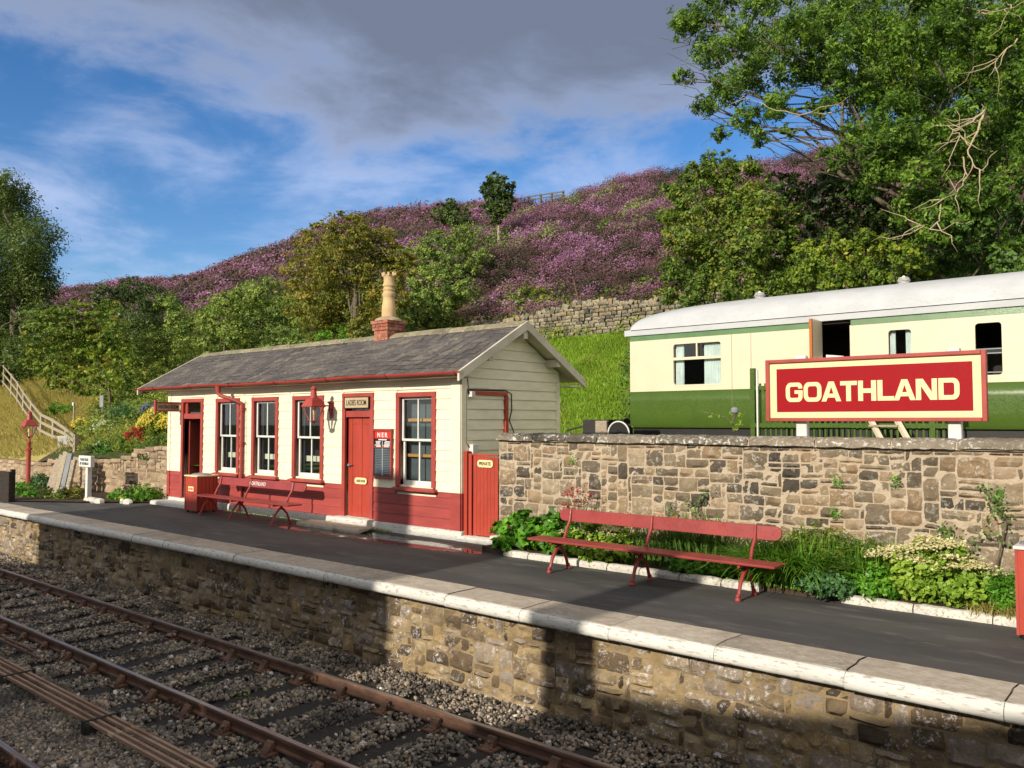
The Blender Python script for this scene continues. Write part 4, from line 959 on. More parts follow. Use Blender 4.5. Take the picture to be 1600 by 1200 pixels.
m = MB(); lumpy(m, -9.42, -9.2, 10.52, 10.80, -.02, .18, 8); o = m.build('kerb_stone', WHITEWASH, None, smooth='auto', loc=(-9.3, 10.6, 0)); tag(o, 'white block at the foot of the stone wall corner beside the gate', 'stone')
# ---------------------------------------------------------------- railway tracks
def track(yc, label, x0=-60., x1=2.0, detail=True, sp=.80, xoff=0.):
    t = thing('railway_track', label, 'railway track', (-8, yc, -1.12))
    for s_ in (-.7525, .7525):
        y = yc+s_; m = MB()
        # bullhead section
        prof = [(-.020, -.145), (-.030, -.135), (-.030, -.115), (-.010, -.10), (-.010, -.045), (-.033, -.035), (-.035, -.008), (-.028, 0), (.028, 0), (.035, -.008), (.033, -.035), (.010, -.045), (.010, -.10), (.030, -.115), (.030, -.135), (.020, -.145)]
        m.prism([(y+a, -.96+b_) for a, b_ in prof], x0, x1); r = m.build('rail', RUST, t)
        m = MB(); m.box(x0, x1, y-.027, y+.027, -.9605, -.958); m.build('running_surface', RAILTOP, r)
        if detail:
            x = -9.0+(.3 if s_ > 0 else 0)
            m = MB(); m.box(x-.23, x+.23, y-.035, y-.012, -1.075, -1.005)
            for q in (-.17, -.06, .06, .17): m.lathe((x+q, 0, 0), [(.018, -.05), (.018, .0)], 6); 
            o = len(m.v)-4*12
            m.v[o:] = [(p[0], y-.035+p[2]*.5, -1.04+(p[1])*1.) for p in m.v[o:]]
            m.build('fishplate', RUST, r)
    x = -2.0+xoff; rnd = random.Random(int(yc*10))
    protos = None
    while x > -46:
        if protos is None or x > -30 and False: pass
        w = .13; m = MB()
        if protos is None:
            m.box(-w, w, -1.3, 1.3, -.14, 0); sp_ = bpy.data.objects.new('x', None)
            s = m.build('sleeper', SLEEPER, None, bevel=.008); s.parent = t; s.location = (0, 0, 0); ch = []
            for s_ in (-.7525, .7525):
                c = MB(); y = s_
                c.box(-.10, .10, y-.19, y+.19, 0, .028)
                for q in (-1, 1):
                    c.prism([(y+q*.035, .028), (y+q*.13, .028), (y+q*.085, .095), (y+q*.055, .125), (y+q*.035, .125)], -.05, .05)
                    c.lathe((-.065, y+q*.15, .028), [(.018, 0), (.018, .018), (.01, .026)], 6); c.lathe((.065, y+q*.15, .028), [(.018, 0), (.018, .018), (.01, .026)], 6)
                c.box(-.055, .055, y-.075, y-.035, .05, .115)
                k = c.build('rail_chair', RUST, None, bevel=.006); k.parent = s; k.location = (0, 0, 0); ch.append(k)
            protos = (s, ch)
        else:
            s = protos[0].copy(); C.objects.link(s); s.parent = t
            for k in protos[1]: c = k.copy(); C.objects.link(c); c.parent = s
        s.location = (x+8, 0, -.145+.12-.005*rnd.random()); s.location.z = (-.96-.145-.028)-(-1.12)+rnd.uniform(-.003, .003); s.rotation_euler.z = rnd.uniform(-.012, .012)
        x -= sp
    return t
track(5.55, 'rusty railway track next to the far stone platform wall', xoff=.45)
track(2.20, 'track in the near foreground with only its rail head at the lower left corner', xoff=.2)
# point rodding between the tracks
RODM = wood('weathered_rod', (.20, .12, .08), (.36, .25, .18), (.3, 1, 1))
pr = thing('point_rodding', 'bundle of rusty signal rods on low stools running between the tracks', 'rods', (-9, 3.95, -1.1))
for y in (3.80, 3.875, 3.965, 4.03):
    m = MB(); x = -30
    while x < -3:
        m.box(x, x+5.99, y-.016, y+.016, -1.025, -.993); x += 6
    m.build('rod', RODM, pr)
for x in (-14.4, -11.35, -9.0, -6.9, -17.5, -21, -24.5):
    m = MB(); m.box(x-.05, x+.05, 3.74, 4.09, -1.14, -1.028); m.tube([(x, 3.74, -.985), (x, 4.09, -.985)], .012, 6); m.box(x-.03, x+.03, 3.72, 3.745, -1.1, -.97); m.box(x-.03, x+.03, 4.085, 4.11, -1.1, -.97); m.build('rod_stool', IRON, pr, bevel=.004)
m = MB(); m.box(-16.5, -11.95, 4.36, 4.385, -1.03, -1.0); m.box(-16.5, -12.4, 4.44, 4.465, -1.03, -1.0); o = m.build('loose_rod', RUST, None, loc=(-14, 4.4, -1.1)); tag(o, 'short thin rusty rod pair lying beside the nearer rail of the track', 'rod')
# ballast stones
def stones(n, xr, yr, size, zf, seed):
    rg_ = np.random.default_rng(seed); base = np.array([(-1, -1, -.6), (1, -1, -.6), (1, 1, -.6), (-1, 1, -.6), (-.7, -.7, .6), (.7, -.7, .6), (.7, .7, .6), (-.7, .7, .6)])*.5
    P = np.stack([rg_.uniform(*xr, n), rg_.uniform(*yr, n)], 1); P = P[~((np.abs(P[:, 1]-4.7975) < .07) | (np.abs(P[:, 1]-6.3025) < .07) | (np.abs(P[:, 1]-2.95) < .06))]
    # leave the sleepers mostly bare
    ph = np.abs(((P[:, 0]+2.0-.45) % .8)-.0); ph = np.minimum(ph, .8-ph); on = (ph < .14) & (P[:, 1] > 4.25) & (P[:, 1] < 6.85)
    P = P[~(on & (rg_.random(len(P)) < .92))]; n = len(P)
    ph = np.abs(((P[:, 0]+2.0-.45) % .8)); ph = np.minimum(ph, .8-ph); on = (ph < .14) & (P[:, 1] > 4.25) & (P[:, 1] < 6.85)
    s = size*rg_.lognormal(0, .3, n); q = unit(rg_.normal(size=(n, 4))); w, x, y, z = q.T
    Rm = np.stack([1-2*(y*y+z*z), 2*(x*y-z*w), 2*(x*z+y*w), 2*(x*y+z*w), 1-2*(x*x+z*z), 2*(y*z-x*w), 2*(x*z-y*w), 2*(y*z+x*w), 1-2*(x*x+y*y)], 1).reshape(n, 3, 3)
    B = base[None]*(1+rg_.uniform(-.3, .3, (n, 8, 3))); B = B*s[:, None, None]*rg_.uniform(.7, 1.2, (n, 1, 3)); V = np.einsum('nij,nkj->nki', Rm, B)
    Z = zf(P[:, 0], P[:, 1])+np.where(on, .07, 0)+rg_.uniform(-.01, .025, n); V += np.stack([P[:, 0], P[:, 1], Z], 1)[:, None]
    F = np.array([(0, 3, 2, 1), (4, 5, 6, 7), (0, 1, 5, 4), (1, 2, 6, 5), (2, 3, 7, 6), (3, 0, 4, 7)]); return V.reshape(-1, 3), (F[None]+8*np.arange(n)[:, None, None]).reshape(-1)
bz = lambda x, y: np.where(y > 6.95, -1.17, -1.125)+.02*np.sin(x*1.7+y*2.1)-.0*x
parts_ = [stones(50000, (-15, -1.5), (3.2, 7.44), .033, bz, 1), stones(22000, (-24, -15), (4.0, 7.44), .042, bz, 2), stones(5000, (-40, -24), (4.0, 7.44), .07, bz, 3), stones(14000, (-12.5, -5.5), (2.9, 4.3), .034, bz, 4)]
Vs = np.concatenate([p[0] for p in parts_]); o_ = 0; Fs = []
for v, f in parts_: Fs.append(f+o_); o_ += len(v)
Fs = np.concatenate(Fs); me = bpy.data.meshes.new('ballast'); me.vertices.add(len(Vs)); me.vertices.foreach_set('co', Vs.reshape(-1).astype(np.float32)); me.loops.add(len(Fs)); me.loops.foreach_set('vertex_index', Fs.astype(np.int32))
me.polygons.add(len(Fs)//4); me.polygons.foreach_set('loop_start', np.arange(0, len(Fs), 4, dtype=np.int32)); me.update(calc_edges=True); me.materials.append(BALLAST)
o = bpy.data.objects.new('ballast', me); C.objects.link(o); tag(o, 'grey and brown crushed stone ballast between and beside the rails', 'ballast', kind='stuff')

# ---------------------------------------------------------------- the station house behind the photographer (it throws the long shadows)
K = math.tan(SUN_EL)
def zs(s, y): return s-K*y
oh = thing('station_house', 'tall stone station house on the near platform throwing the long shadow over the track', 'building', (-14, -10, 0))
m = MB(); m.prism([(-14, -.1), (-6.4, -.1), (-6.4, 6.2), (-10, zs(4.5, -10)), (-14, 6.2)], -20.5, -8.6); m.build('wall', LEFTSTONE, oh)
m = MB(); m.prism([(-6.1, 6.1), (-6.1, 6.2), (-10, zs(4.62, -10)), (-14.3, 6.2), (-14.3, 6.1), (-10, zs(4.50, -10))], -20.62, -8.48); r_ = m.build('roof', SLATE, oh)
m = MB(); m.box(-12.58, -11.56, -10.5, -9.6, 7.5, zs(5.62, -10)); m.build('chimney', BRICK, r_)
m = MB()
for x in (-18.5, -15.5, -12.5, -10):
    m.box(x-.5, x+.5, -6.42, -6.36, 1, 2.6)
m.build('window', SLATEGREY, oh)
oh = thing('house_wing', 'low gabled stone wing of the near platform buildings with a tall chimney shadow', 'building', (-1, -8, 0))
m = MB(); m.prism([(-8.46, -.1), (8, -.1), (8, zs(3.9, -8)), (4, zs(3.9, -8)), (0, zs(3.28, -8)), (-1.5, zs(2.98, -8)), (-2.07, zs(2.89, -8)), (-3.5, zs(2.62, -8)), (-5.1, zs(2.48, -8)), (-5.12, zs(1.7, -8)), (-8.46, zs(1.7, -8))], -11, -8, 'y'); m.build('wall', LEFTSTONE, oh)
m = MB(); m.box(-5.86, -5.12, -8.9, -8.0, 5.1, zs(4.75, -8.0)); m.build('chimney', BRICK, oh)
b = MB(); b.box(-60, 12, -30, .55, -1.5, 0); o = b.build('near_platform', ASPHALT); tag(o, kind='structure')

# ---------------------------------------------------------------- station furniture
def curved_leg(mb, x, pts, r):
    mb.tube([(x, p[0], p[1]) for p in pts], r, 8)
def bench(name, label, loc, length, legs, letters=None):
    """plank bench on cast iron scroll supports; x along the length, faces -y; legs = list of x positions"""
    s = thing(name, label, 'bench', loc, 'red station benches'); X, Y, Z = loc; L = length
    m = MB(); m.add([(X+p[0], Y+p[1], Z+z) for z in (.425, .455) for p in rrect(0, L, -.17, .19, .02, 2)], [])
    n = len(m.v)//2; m.f = [tuple(range(n))[::-1], tuple(range(n, 2*n))]+[(i, (i+1) % n, n+(i+1) % n, n+i) for i in range(n)]; m.mi = [0]*len(m.f)
    m.build('seat', BENCHRED, s, bevel=.008)
    zb0, zb1 = .68, .85; th = R(10)
    m = MB(); pr_ = rrect(.22, L-.12, zb0, zb1, .083, 6); o = []
    for t in (0, .035): o += [(X+p[0], Y+.33+t+(p[1]-zb0)*math.tan(th), Z+p[1]) for p in pr_]
    n = len(pr_); m.v = o; m.f = [tuple(range(n)), tuple(range(n, 2*n))[::-1]]+[(i, n+i, n+(i+1) % n, (i+1) % n) for i in range(n)]; m.mi = [0]*len(m.f)
    bk = m.build('backrest', BENCHRED, s, bevel=.006)
    for lx in legs:
        m = MB(); x = X+lx
        curved_leg(m, x, [(Y-.17, Z+.03), (Y-.14, Z+.10), (Y-.10, Z+.20), (Y-.01, Z+.31), (Y+.06, Z+.36), (Y+.06, Z+.40)], [.026, .022, .024, .026, .028, .03])
        curved_leg(m, x, [(Y+.27, Z+.03), (Y+.24, Z+.12), (Y+.2, Z+.22), (Y+.12, Z+.31), (Y+.05, Z+.36)], [.026, .022, .022, .024, .026])
        for yy in (Y-.175, Y+.275): m.lathe((x, yy, Z), [(.036, 0), (.04, .015), (.026, .045), (.03, .06), (.02, .08)], 10)
        m.tube([(x, Y-.15, Z+.405), (x, Y+.18, Z+.405)], .02, 6)
        curved_leg(m, x, [(Y+.15, Z+.40), (Y+.20, Z+.47), (Y+.24, Z+.58), (Y+.315, Z+.68), (Y+.35, Z+.86)], [.026, .024, .018, .022, .014])
        for k in range(6): t = k/5; m.lathe((x, Y+.17+.13*t, Z+.44+.2*t), [(.02, -.012), (.029, 0), (.02, .012)], 8)
        m.box(x-.028, x+.028, Y+.33, Y+.345, Z+.66, Z+.70); m.build('cast_iron_support', BENCHRED, s, smooth='auto')
        bl = MB()
        for zz_ in (.72, .81): bl.lathe((0, 0, 0), [(.012, 0), (.012, .008), (.006, .014)], 8); bl.v[-24:] = [(x+p[0], Y+.328-p[2]+(zz_-.68)*math.tan(th), Z+zz_+p[1]) for p in bl.v[-24:]]
        bl.build('bolt', BENCHRED, bk)
    if letters:
        text('lettering', letters, .62, .085, WHITE, bk, (X+L*.5, Y+.327+.085*math.tan(th), Z+.765), ydir=(0, math.sin(th), math.cos(th)), bold=.02)
    return s
bench('bench', 'red bench with white GOATHLAND lettering against the building under the windows', (-17.85, 9.86, 0), 3.75, [.38, 1.62, 3.2], 'GOATHLAND')
bench('bench', 'long red bench in front of the flower bed and stone wall', (-7.56, 9.42, 0), 3.70, [.42, 1.78, 3.25])
def bin_(label, x0, x1, y0, y1, h, lidc, plate):
    s = thing('litter_bin', label, 'bin', ((x0+x1)/2, (y0+y1)/2, 0), 'red wooden litter bins'); m = MB(); n = 5
    for k in range(n):
        w = (x1-x0)/n; m.box(x0+k*w+.002, x0+(k+1)*w-.002, y0, y0+.02, .05, h-.02); m.box(x0+k*w+.002, x0+(k+1)*w-.002, y1-.02, y1, .05, h-.02)
        w = (y1-y0)/n; m.box(x0-.001, x0+.02, y0+.021+k*w*.98, y0+.018+(k+1)*w*.96, .05, h-.02); m.box(x1-.02, x1+.001, y0+.021+k*w*.98, y0+.018+(k+1)*w*.96, .05, h-.02)
    m.box(x0+.02, x1-.02, y0+.02, y1-.02, .06, .1); m.build('body', RED, s, bevel=.004)
    for a, b_ in ((x0, y0), (x1, y0), (x0, y1), (x1, y1)): m = MB(); m.box(a-.012, a+.012, b_-.012, b_+.012, .045, h-.02); m.build('corner_trim', TRIM, s)
    for a, b_ in ((x0+.05, y0+.05), (x1-.05, y0+.05), (x0+.05, y1-.05), (x1-.05, y1-.05)):
        m = MB(); m.lathe((a, b_, 0), [(.02, 0), (.035, .01), (.035, .03), (.02, .05)], 10); m.build('foot', BLACK, s)
    m = MB(); m.box(x0-.025, x1+.025, y0-.025, y1+.025, h-.02, h+.012); m.build('rim', lidc, s, bevel=.006)
    m = MB(); m.lathe(((x0+x1)/2, (y0+y1)/2, h+.012), [(.27, 0), (.26, .02), (.17, .04), (.16, .03)], 20, 1, .8); m.build('lid', SLATEGREY, s, smooth='auto')
    if plate:
        cxm = x0+(x1-x0)*.5; m = MB(); m.box(cxm-.12, cxm+.12, y0-.01, y0-.001, h-.36, h-.25); p = m.build('plate', SIGNCREAM, s); text('plate_lettering', 'LITTER', .19, .05, TRIM, s, (cxm, y0-.013, h-.305), bold=.02)
bin_('red wooden litter bin with grey lid by the open waiting room door', -18.47, -17.93, 9.86, 10.36, .86, SIGNCREAM, True)
bin_('red litter bin cut off by the right edge of the picture', -1.47, -.95, 9.42, 9.92, .90, WHITE, False)

# ---------------------------------------------------------------- name sign on the wall
SX0, SX1, SZ0, SZ1, SY = -4.66, -1.96, 2.135, 2.985, 10.98
s = thing('station_sign', 'big red and cream GOATHLAND station name board on two short posts above the stone wall', 'sign', ((SX0+SX1)/2, SY, 1.9))
m = MB(); m.box(SX0+.03, SX1-.03, SY, SY+.03, SZ0+.03, SZ1-.03); m.build('cream_board', SIGNCREAM, s)
m = MB(); m.box(SX0+.15, SX1-.15, SY-.006, SY-.001, SZ0+.13, SZ1-.13); m.build('red_panel', SIGNRED, s)
m = MB(); m.box(SX0, SX0+.055, SY-.035, SY+.05, SZ0, SZ1); m.box(SX1-.055, SX1, SY-.035, SY+.05, SZ0, SZ1); m.box(SX0+.055, SX1-.055, SY-.033, SY+.048, SZ0+.001, SZ0+.05); m.box(SX0+.055, SX1-.055, SY-.033, SY+.048, SZ1-.05, SZ1-.001); m.build('frame', TRIM, s, bevel=.008)
for x in (-4.20, -2.33):
    m = MB(); m.box(x-.075, x+.075, SY+.052, SY+.17, 1.85, SZ1+.05); m.build('post', WHITE, s, bevel=.02)
# wide rounded block letters, unit height 1
def arcpts(cx, cy, rx, ry, a0, a1, n=7): return [(cx+rx*math.cos(R(a0+(a1-a0)*i/n)), cy+ry*math.sin(R(a0+(a1-a0)*i/n))) for i in range(n+1)]
def ring(w, t, tv, r):
    return [rrect(0, w, 0, 1, r, 7), rrect(t, w-t, tv, 1-tv, max(.05, r-t*.75), 5)[::-1]]
TH, TV = .28, .21
GL = {
 'O': (1.18, ring(1.18, TH, TV, .34)),
 'D': (1.14, [[(0, 0)]+arcpts(1.14-.34, .34, .34, .34, -90, 0)+arcpts(1.14-.34, .66, .34, .34, 0, 90)+[(0, 1)], ([(TH, TV)]+arcpts(1.14-TH-.12, TV+.12, .12, .12, -90, 0)+arcpts(1.14-TH-.12, 1-TV-.12, .12, .12, 0, 90)+[(TH, 1-TV)])[::-1]]),
 'G': (1.14, [[(1.14, .60)]+[(.60, .60), (.60, .42), (.86, .42), (.86, TV+.06)]+arcpts(.80, TV+.06, .06, .06, 0, -90, 3)+arcpts(TH+.1, TV+.1, .1, .1, 270, 180)+arcpts(TH+.1, 1-TV-.1, .1, .1, 180, 90)+arcpts(.80, 1-TV-.04, .05, .04, 90, 0, 3)+[(.85, .69), (1.13, .69)]+arcpts(1.13-.28, .72, .28, .28, 0, 90)+arcpts(.34, .66, .34, .34, 90, 180)+arcpts(.34, .34, .34, .34, 180, 270)+arcpts(1.14-.3, .3, .3, .3, 270, 360)]),
 'A': (1.26, [[(0, 0), (.30, 0), (.40, .19), (.86, .19), (.95, 0), (1.26, 0), (.80, 1), (.46, 1)], [(.49, .39), (.77, .39), (.63, .74)][::-1]]),
 'T': (1.04, [[(.37, 0), (.67, 0), (.67, 1-TV), (1.04, 1-TV), (1.04, 1), (0, 1), (0, 1-TV), (.37, 1-TV)]]),
 'H': (1.10, [[(0, 0), (.30, 0), (.30, .39), (.80, .39), (.80, 0), (1.10, 0), (1.10, 1), (.80, 1), (.80, .61), (.30, .61), (.30, 1), (0, 1)]]),
 'L': (.98, [[(0, 0), (.98, 0), (.98, TV), (.30, TV), (.30, 1), (0, 1)]]),
 'N': (1.18, [[(0, 0), (.29, 0), (.29, .66), (.80, 0), (1.18, 0), (1.18, 1), (.89, 1), (.89, .36), (.40, 1), (0, 1)]]),
}
word = 'GOATHLAND'; gaps = {'OA': .0, 'AT': -.05, 'LA': -.02, 'AN': .02}; xx = 0; items = []
for i, c_ in enumerate(word):
    items.append((c_, xx)); xx += GL[c_][0]+gaps.get(word[i:i+2], .075)
tot = xx-.075; tw = 2.13; th_ = .262; kx = tw/tot
for c_, x in items: curve_mesh('letter', [[(q[0]*kx, q[1]*th_) for q in sp] for sp in GL[c_][1]], .008, SIGNCREAM, s, (-4.38+x*kx, SY-.009, 2.40))

# ---------------------------------------------------------------- carriage on the siding
KX0, KX1, KY = -10.64, 9.0, 17.0
cr = thing('railway_carriage', 'green and cream railway carriage with white roof standing above the stone wall', 'carriage', (-2, 18.4, 1.05))
op = [(-9.47, -8.25, 2.97, 3.94), (-6.05, -5.45, 2.2, 4.13), (-4.73, -4.29, 2.97, 3.93), (-3.22, -2.77, 2.97, 3.95), (-.9, .3, 2.97, 3.94), (2.2, 3.4, 2.97, 3.94)]
outer = [(KX0, 2.845), (KX1, 2.845), (KX1, 4.075), (KX0, 4.075)]
hs_ = []
for a, b_, c0_, d0 in op:
    if d0 > 4.0: continue
    hs_.append(rrect(a, b_, c0_, d0, .07)[::-1])
outer = [(KX0, 2.845), (-6.05, 2.845), (-6.05, 4.075), (KX0, 4.075)]
curve_mesh('cream_side', [outer]+[h for h, o in zip(hs_, [op[0]]) ], .04, CREAMP, cr, (0, KY+.02, 0))
outer = [(-5.45, 2.845), (KX1, 2.845), (KX1, 4.075), (-5.45, 4.075)]
curve_mesh('cream_side', [outer]+hs_[1:], .04, CREAMP, cr, (0, KY+.02, 0))
def side(mb, x0, x1, pts):
    n = len(pts); o = len(mb.v)
    for x in (x0, x1): mb.v += [(x, p[0], p[1]) for p in pts]
    for k in range(n-1): mb.f.append((o+k, o+n+k, o+n+k+1, o+k+1)); mb.mi.append(0)
low = [(KY+.05, 1.99), (KY+.005, 2.06), (KY-.012, 2.3), (KY-.012, 2.6), (KY-.004, 2.845), (KY+.04, 2.845)]
for a, b_ in ((KX0, -6.05), (-5.45, KX1)):
    m = MB(); side(m, a, b_, low); m.build('green_side', GREENP, cr, smooth=True)
m = MB(); side(m, KX0, -6.07, [(KY-.006, 4.07), (KY+.01, 4.20), (KY+.06, 4.20)]); side(m, -5.43, KX1, [(KY-.006, 4.07), (KY+.01, 4.20), (KY+.06, 4.20)]); m.build('green_cantrail', BANDGR, cr)
def roofprof(k=1.):
    p = []
    for i in range(19):
        t = i/18; a = PI*(1-t); yy = 18.42-1.42*abs(math.cos(a))**.95*(1 if math.cos(a) < 0 else -1); z = 4.33+.66*k*math.sin(a)**.72; p.append((yy, z))
    return p
rf = MB(); base_ = roofprof(); xs_ = [KX0, KX0+.03, KX0+.15, KX0+.5, KX0+1.1, KX0+2, KX0+3]+[KX0+3+i for i in range(1, 17)]; ks = [.30, .5, .66, .80, .91, .98, 1.]+[1.]*16; n = 19
for x, k in zip(xs_, ks):
    for p in roofprof(k): rf.v.append((x, p[0], p[1]))
for i in range(len(xs_)-1):
    for j in range(n-1): q = i*n+j; rf.f.append((q, q+n, q+n+1, q+1)); rf.mi.append(0)
rf.f.append(tuple(range(n))); rf.mi.append(0)
crf = rf.build('roof', ROOFW, cr, smooth=True)
m = MB(); m.box(KX0-.14, KX1, KY-.03, KY+.02, 4.196, 4.34); m.box(KX0-.14, KX0, KY+.02, 19.85, 4.25, 4.33); m.build('white_gutter', ROOFW, cr, bevel=.006)
m = MB(); m.tube([(KX0+.05, KY-.032, 4.33), (KX1, KY-.032, 4.33)], .008, 5)
m.tube([(KX0+1.9+i*.5, 17.35, 4.60+.0*i) for i in range(6)], .006, 4); m.tube([(KX0+3.5+.3*i, 17.2+.02*i, 4.55+.07*math.sin(PI*i/4)) for i in range(5)], .010, 4); m.tube([(-4.7+.14*i, 17.22, 4.56+.05*math.sin(PI*i/4)) for i in range(5)], .008, 4); m.build('rainstrip', IRON, crf)
for x in (-7.95, -4.78, -1.4):
    m = MB()
    for k in range(5): m.lathe((x, 18.42, 5.03+k*.028), [(.05, 0), (.13-.012*abs(k-2), .006), (.13-.012*abs(k-2), .016), (.05, .022)], 12)
    m.lathe((x, 18.42, 4.97), [(.11, 0), (.09, .04), (.05, .06), (.04, .2), (.02, .23)], 12); m.build('ventilator', WHITE, crf, smooth='auto')
m = MB(); m.box(KX0, KX0+.05, KY+.04, 19.8, 2.0, 4.28); m.box(KX0+.05, KX1, 19.76, 19.8, 2.0, 4.25); m.build('end_wall', CREAMP, cr)
m = MB(); m.box(KX0+.08, KX1, KY+.1, 19.7, 2.03, 2.12); m.box(KX0+.08, KX1, 18.6, 18.64, 2.12, 4.2); m.box(KX0+.08, KX1, KY+.08, 18.7, 4.14, 4.2); m.build('dark_interior', INTER, cr)
m = MB(); m.box(KX0+.02, KX1, KY+.12, 19.6, 1.70, 1.99); m.box(KX0+3, KX0+4.5, KY+.1, KY+.6, 1.35, 1.7); m.build('underframe', BLACK, cr)
for bxc in (KX0+2.6, 6.0):
    m = MB(); m.box(bxc-1.7, bxc+1.7, KY+.25, KY+.35, 1.35, 1.62); m.build('bogie_frame', BLACK, cr)
    for dx in (-1.25, 1.25):
        w_ = MB(); w_.lathe((0, 0, 0), [(.44, -.06), (.46, -.05), (.46, .02), (.49, .03), (.49, .05), (.2, .05)], 24); w_.v = [(bxc+dx+p[0], KY+.45+p[2], 1.52+p[1]) for p in w_.v]; w_.build('wheel', IRON, cr, smooth='auto')
bf = MB()
for yy in (17.55, 19.25): bf.tube([(KX0, yy, 2.02), (KX0-.45, yy, 2.02)], .06, 10); bf.tube([(KX0-.45, yy, 2.02), (KX0-.5, yy, 2.02)], [.2, .19], 16)
bf.tube([(KX0, 18.1, 1.95), (KX0-.15, 18.1, 1.7), (KX0-.1, 18.15, 1.35)], .03, 6); bf.build('buffer', BLACK, cr)
wg = thing('siding_wagon', 'low dark wagon end with a white rimmed wheel just left of the carriage', 'wagon', (-11.9, 17.4, 1.05))
m = MB(); m.box(-12.5, -11.25, 17.3, 18.6, 1.62, 1.82); m.box(-12.3, -11.5, 17.35, 18.5, 1.82, 2.18); m.tube([(-12.9, 17.5, 1.9), (-12.5, 17.6, 2.0), (-12.2, 17.6, 1.9)], .03, 6); m.build('chassis', IRON, wg, bevel=.03)
m = MB(); m.box(-11.85, -11.5, 17.25, 17.34, 1.6, 2.15); m.build('axle_box', OLDWOOD, wg, bevel=.02)
w_ = MB(); w_.lathe((0, 0, 0), [(.30, -.05), (.33, -.04), (.33, .03), (.1, .03), (.08, .06)], 24); w_.v = [(-11.15+p[0], 17.3-p[2], 1.82+p[1]) for p in w_.v]; wh_ = w_.build('wheel', BLACK, wg, smooth='auto')
w_ = MB(); w_.tube([(-11.15+.31*math.cos(2*PI*k/28), 17.26, 1.82+.31*math.sin(2*PI*k/28)) for k in range(29)], .022, 6, cap=False); w_.build('white_rim', WHITE, wh_, smooth=True)
def carwin(i, a, b_, z0, z1):
    # thin raised rim round the opening
    f = curve_mesh('window', [rrect(a-.035, b_+.035, z0-.035, z1+.035, .1), rrect(a+.012, b_-.012, z0+.012, z1-.012, .06)[::-1]], .05, CREAMP, cr, (0, KY+.022, 0))
    p = MB(); p.box(a, b_, KY+.05, KY+.055, z0, z1); 
    if i != 3: p.build('pane', GLASS, f)
    if i in (0, 4, 5):
        m = MB(); m.box(a+.01, b_-.01, KY-.002, KY+.045, 3.555, 3.62); xm = a+(b_-a)*.5; m.box(xm-.018, xm+.018, KY, KY+.045, 3.62, z1-.01); m.build('transom', CREAMP, f)
        sp = ((a+.01, a+.22), (b_-.48, b_-.01))
    elif i == 2: sp = ((a+.01, a+.12), (b_-.14, b_-.01))
    else: sp = ()
    for c0_, c1_ in sp:
        m = MB(); n = max(6, int((c1_-c0_)/.018)); o = 0
        for k in range(n+1):
            x = c0_+(c1_-c0_)*k/n; y = KY+.12+.02*math.sin(k*1.9); m.v += [(x, y, z0-.02), (x, y, z1)]
        for k in range(n): m.f.append((2*k, 2*k+2, 2*k+3, 2*k+1)); m.mi.append(0)
        m.build('curtain', CURTAIN, f, smooth=True)
    if i == 3:
        p = MB(); p.box(a+.01, b_-.01, KY+.03, KY+.035, z0, z0+.50); p.build('lowered_pane', GLASS, f); m = MB(); m.box(a+.01, b_-.01, KY+.02, KY+.045, z0+.48, z0+.50); m.box(a+.01, b_-.01, KY+.015, KY+.04, z0+.40, z0+.42); m.box(a+.01, b_-.01, KY+.02, KY+.045, z0+.05, z0+.07); m.build('pane_rail', SLATEGREY, f)
for i, o in enumerate(op):
    if i != 1: carwin(i, *o)
m = MB(); m.box(-6.05, -6.0, KY-.55, KY-.0, 2.22, 4.20); dd = m.build('open_door', CREAMP, cr, bevel=.004)
m = MB(); m.box(-6.052, -5.998, KY-.60, KY-.551, 2.22, 4.2); m.build('door_edge', DOORWOOD, dd)
m = MB(); m.box(-6.058, -6.052, KY-.50, KY-.06, 3.05, 3.95); m.build('pane', GLASS, dd); m = MB(); m.tube([(-6.08, KY-.1, 2.9), (-6.12, KY-.1, 2.95), (-6.12, KY-.1, 3.25), (-6.08, KY-.1, 3.3)], .012, 6); m.build('grab_handle', IRON, dd)
m = MB(); nx = 12
for k in range(nx+1):
    for j in range(6): t = k/nx; m.v.append((-6.0+.34*t, KY+.22+.03*math.sin(k*1.3+j), 2.9+(.62)*j/5-(.04*t if j == 5 else 0)))
for k in range(nx):
    for j in range(5): q = k*6+j; m.f.append((q, q+6, q+7, q+1)); m.mi.append(0)
o = m.build('hanging_cloth', CURTAIN, None, smooth=True, loc=(-5.85, KY+.2, 2.9)); tag(o, 'white cloth bag with a small red motif hanging inside the open carriage door', 'bag')
mo = MB()
for a in range(3): mo.bar((-5.78, KY+.175, 3.33), (-5.78+.05*math.cos(R(90+120*a)), KY+.175, 3.33+.05*math.sin(R(90+120*a))), .035, .004, (0, 1, 0))
k = mo.build('red_motif', F_RED, None, loc=(0, 0, 0)); k.parent = o; k.location = -ROOT[o]
for mv in k.data.vertices: pass
for x in (-8.0, -7.55):
    m = MB(); m.box(x-.002, x+.002, KY-.014, KY-.001, 2.06, 4.06); m.build('panel_seam', SLATEGREY, cr)
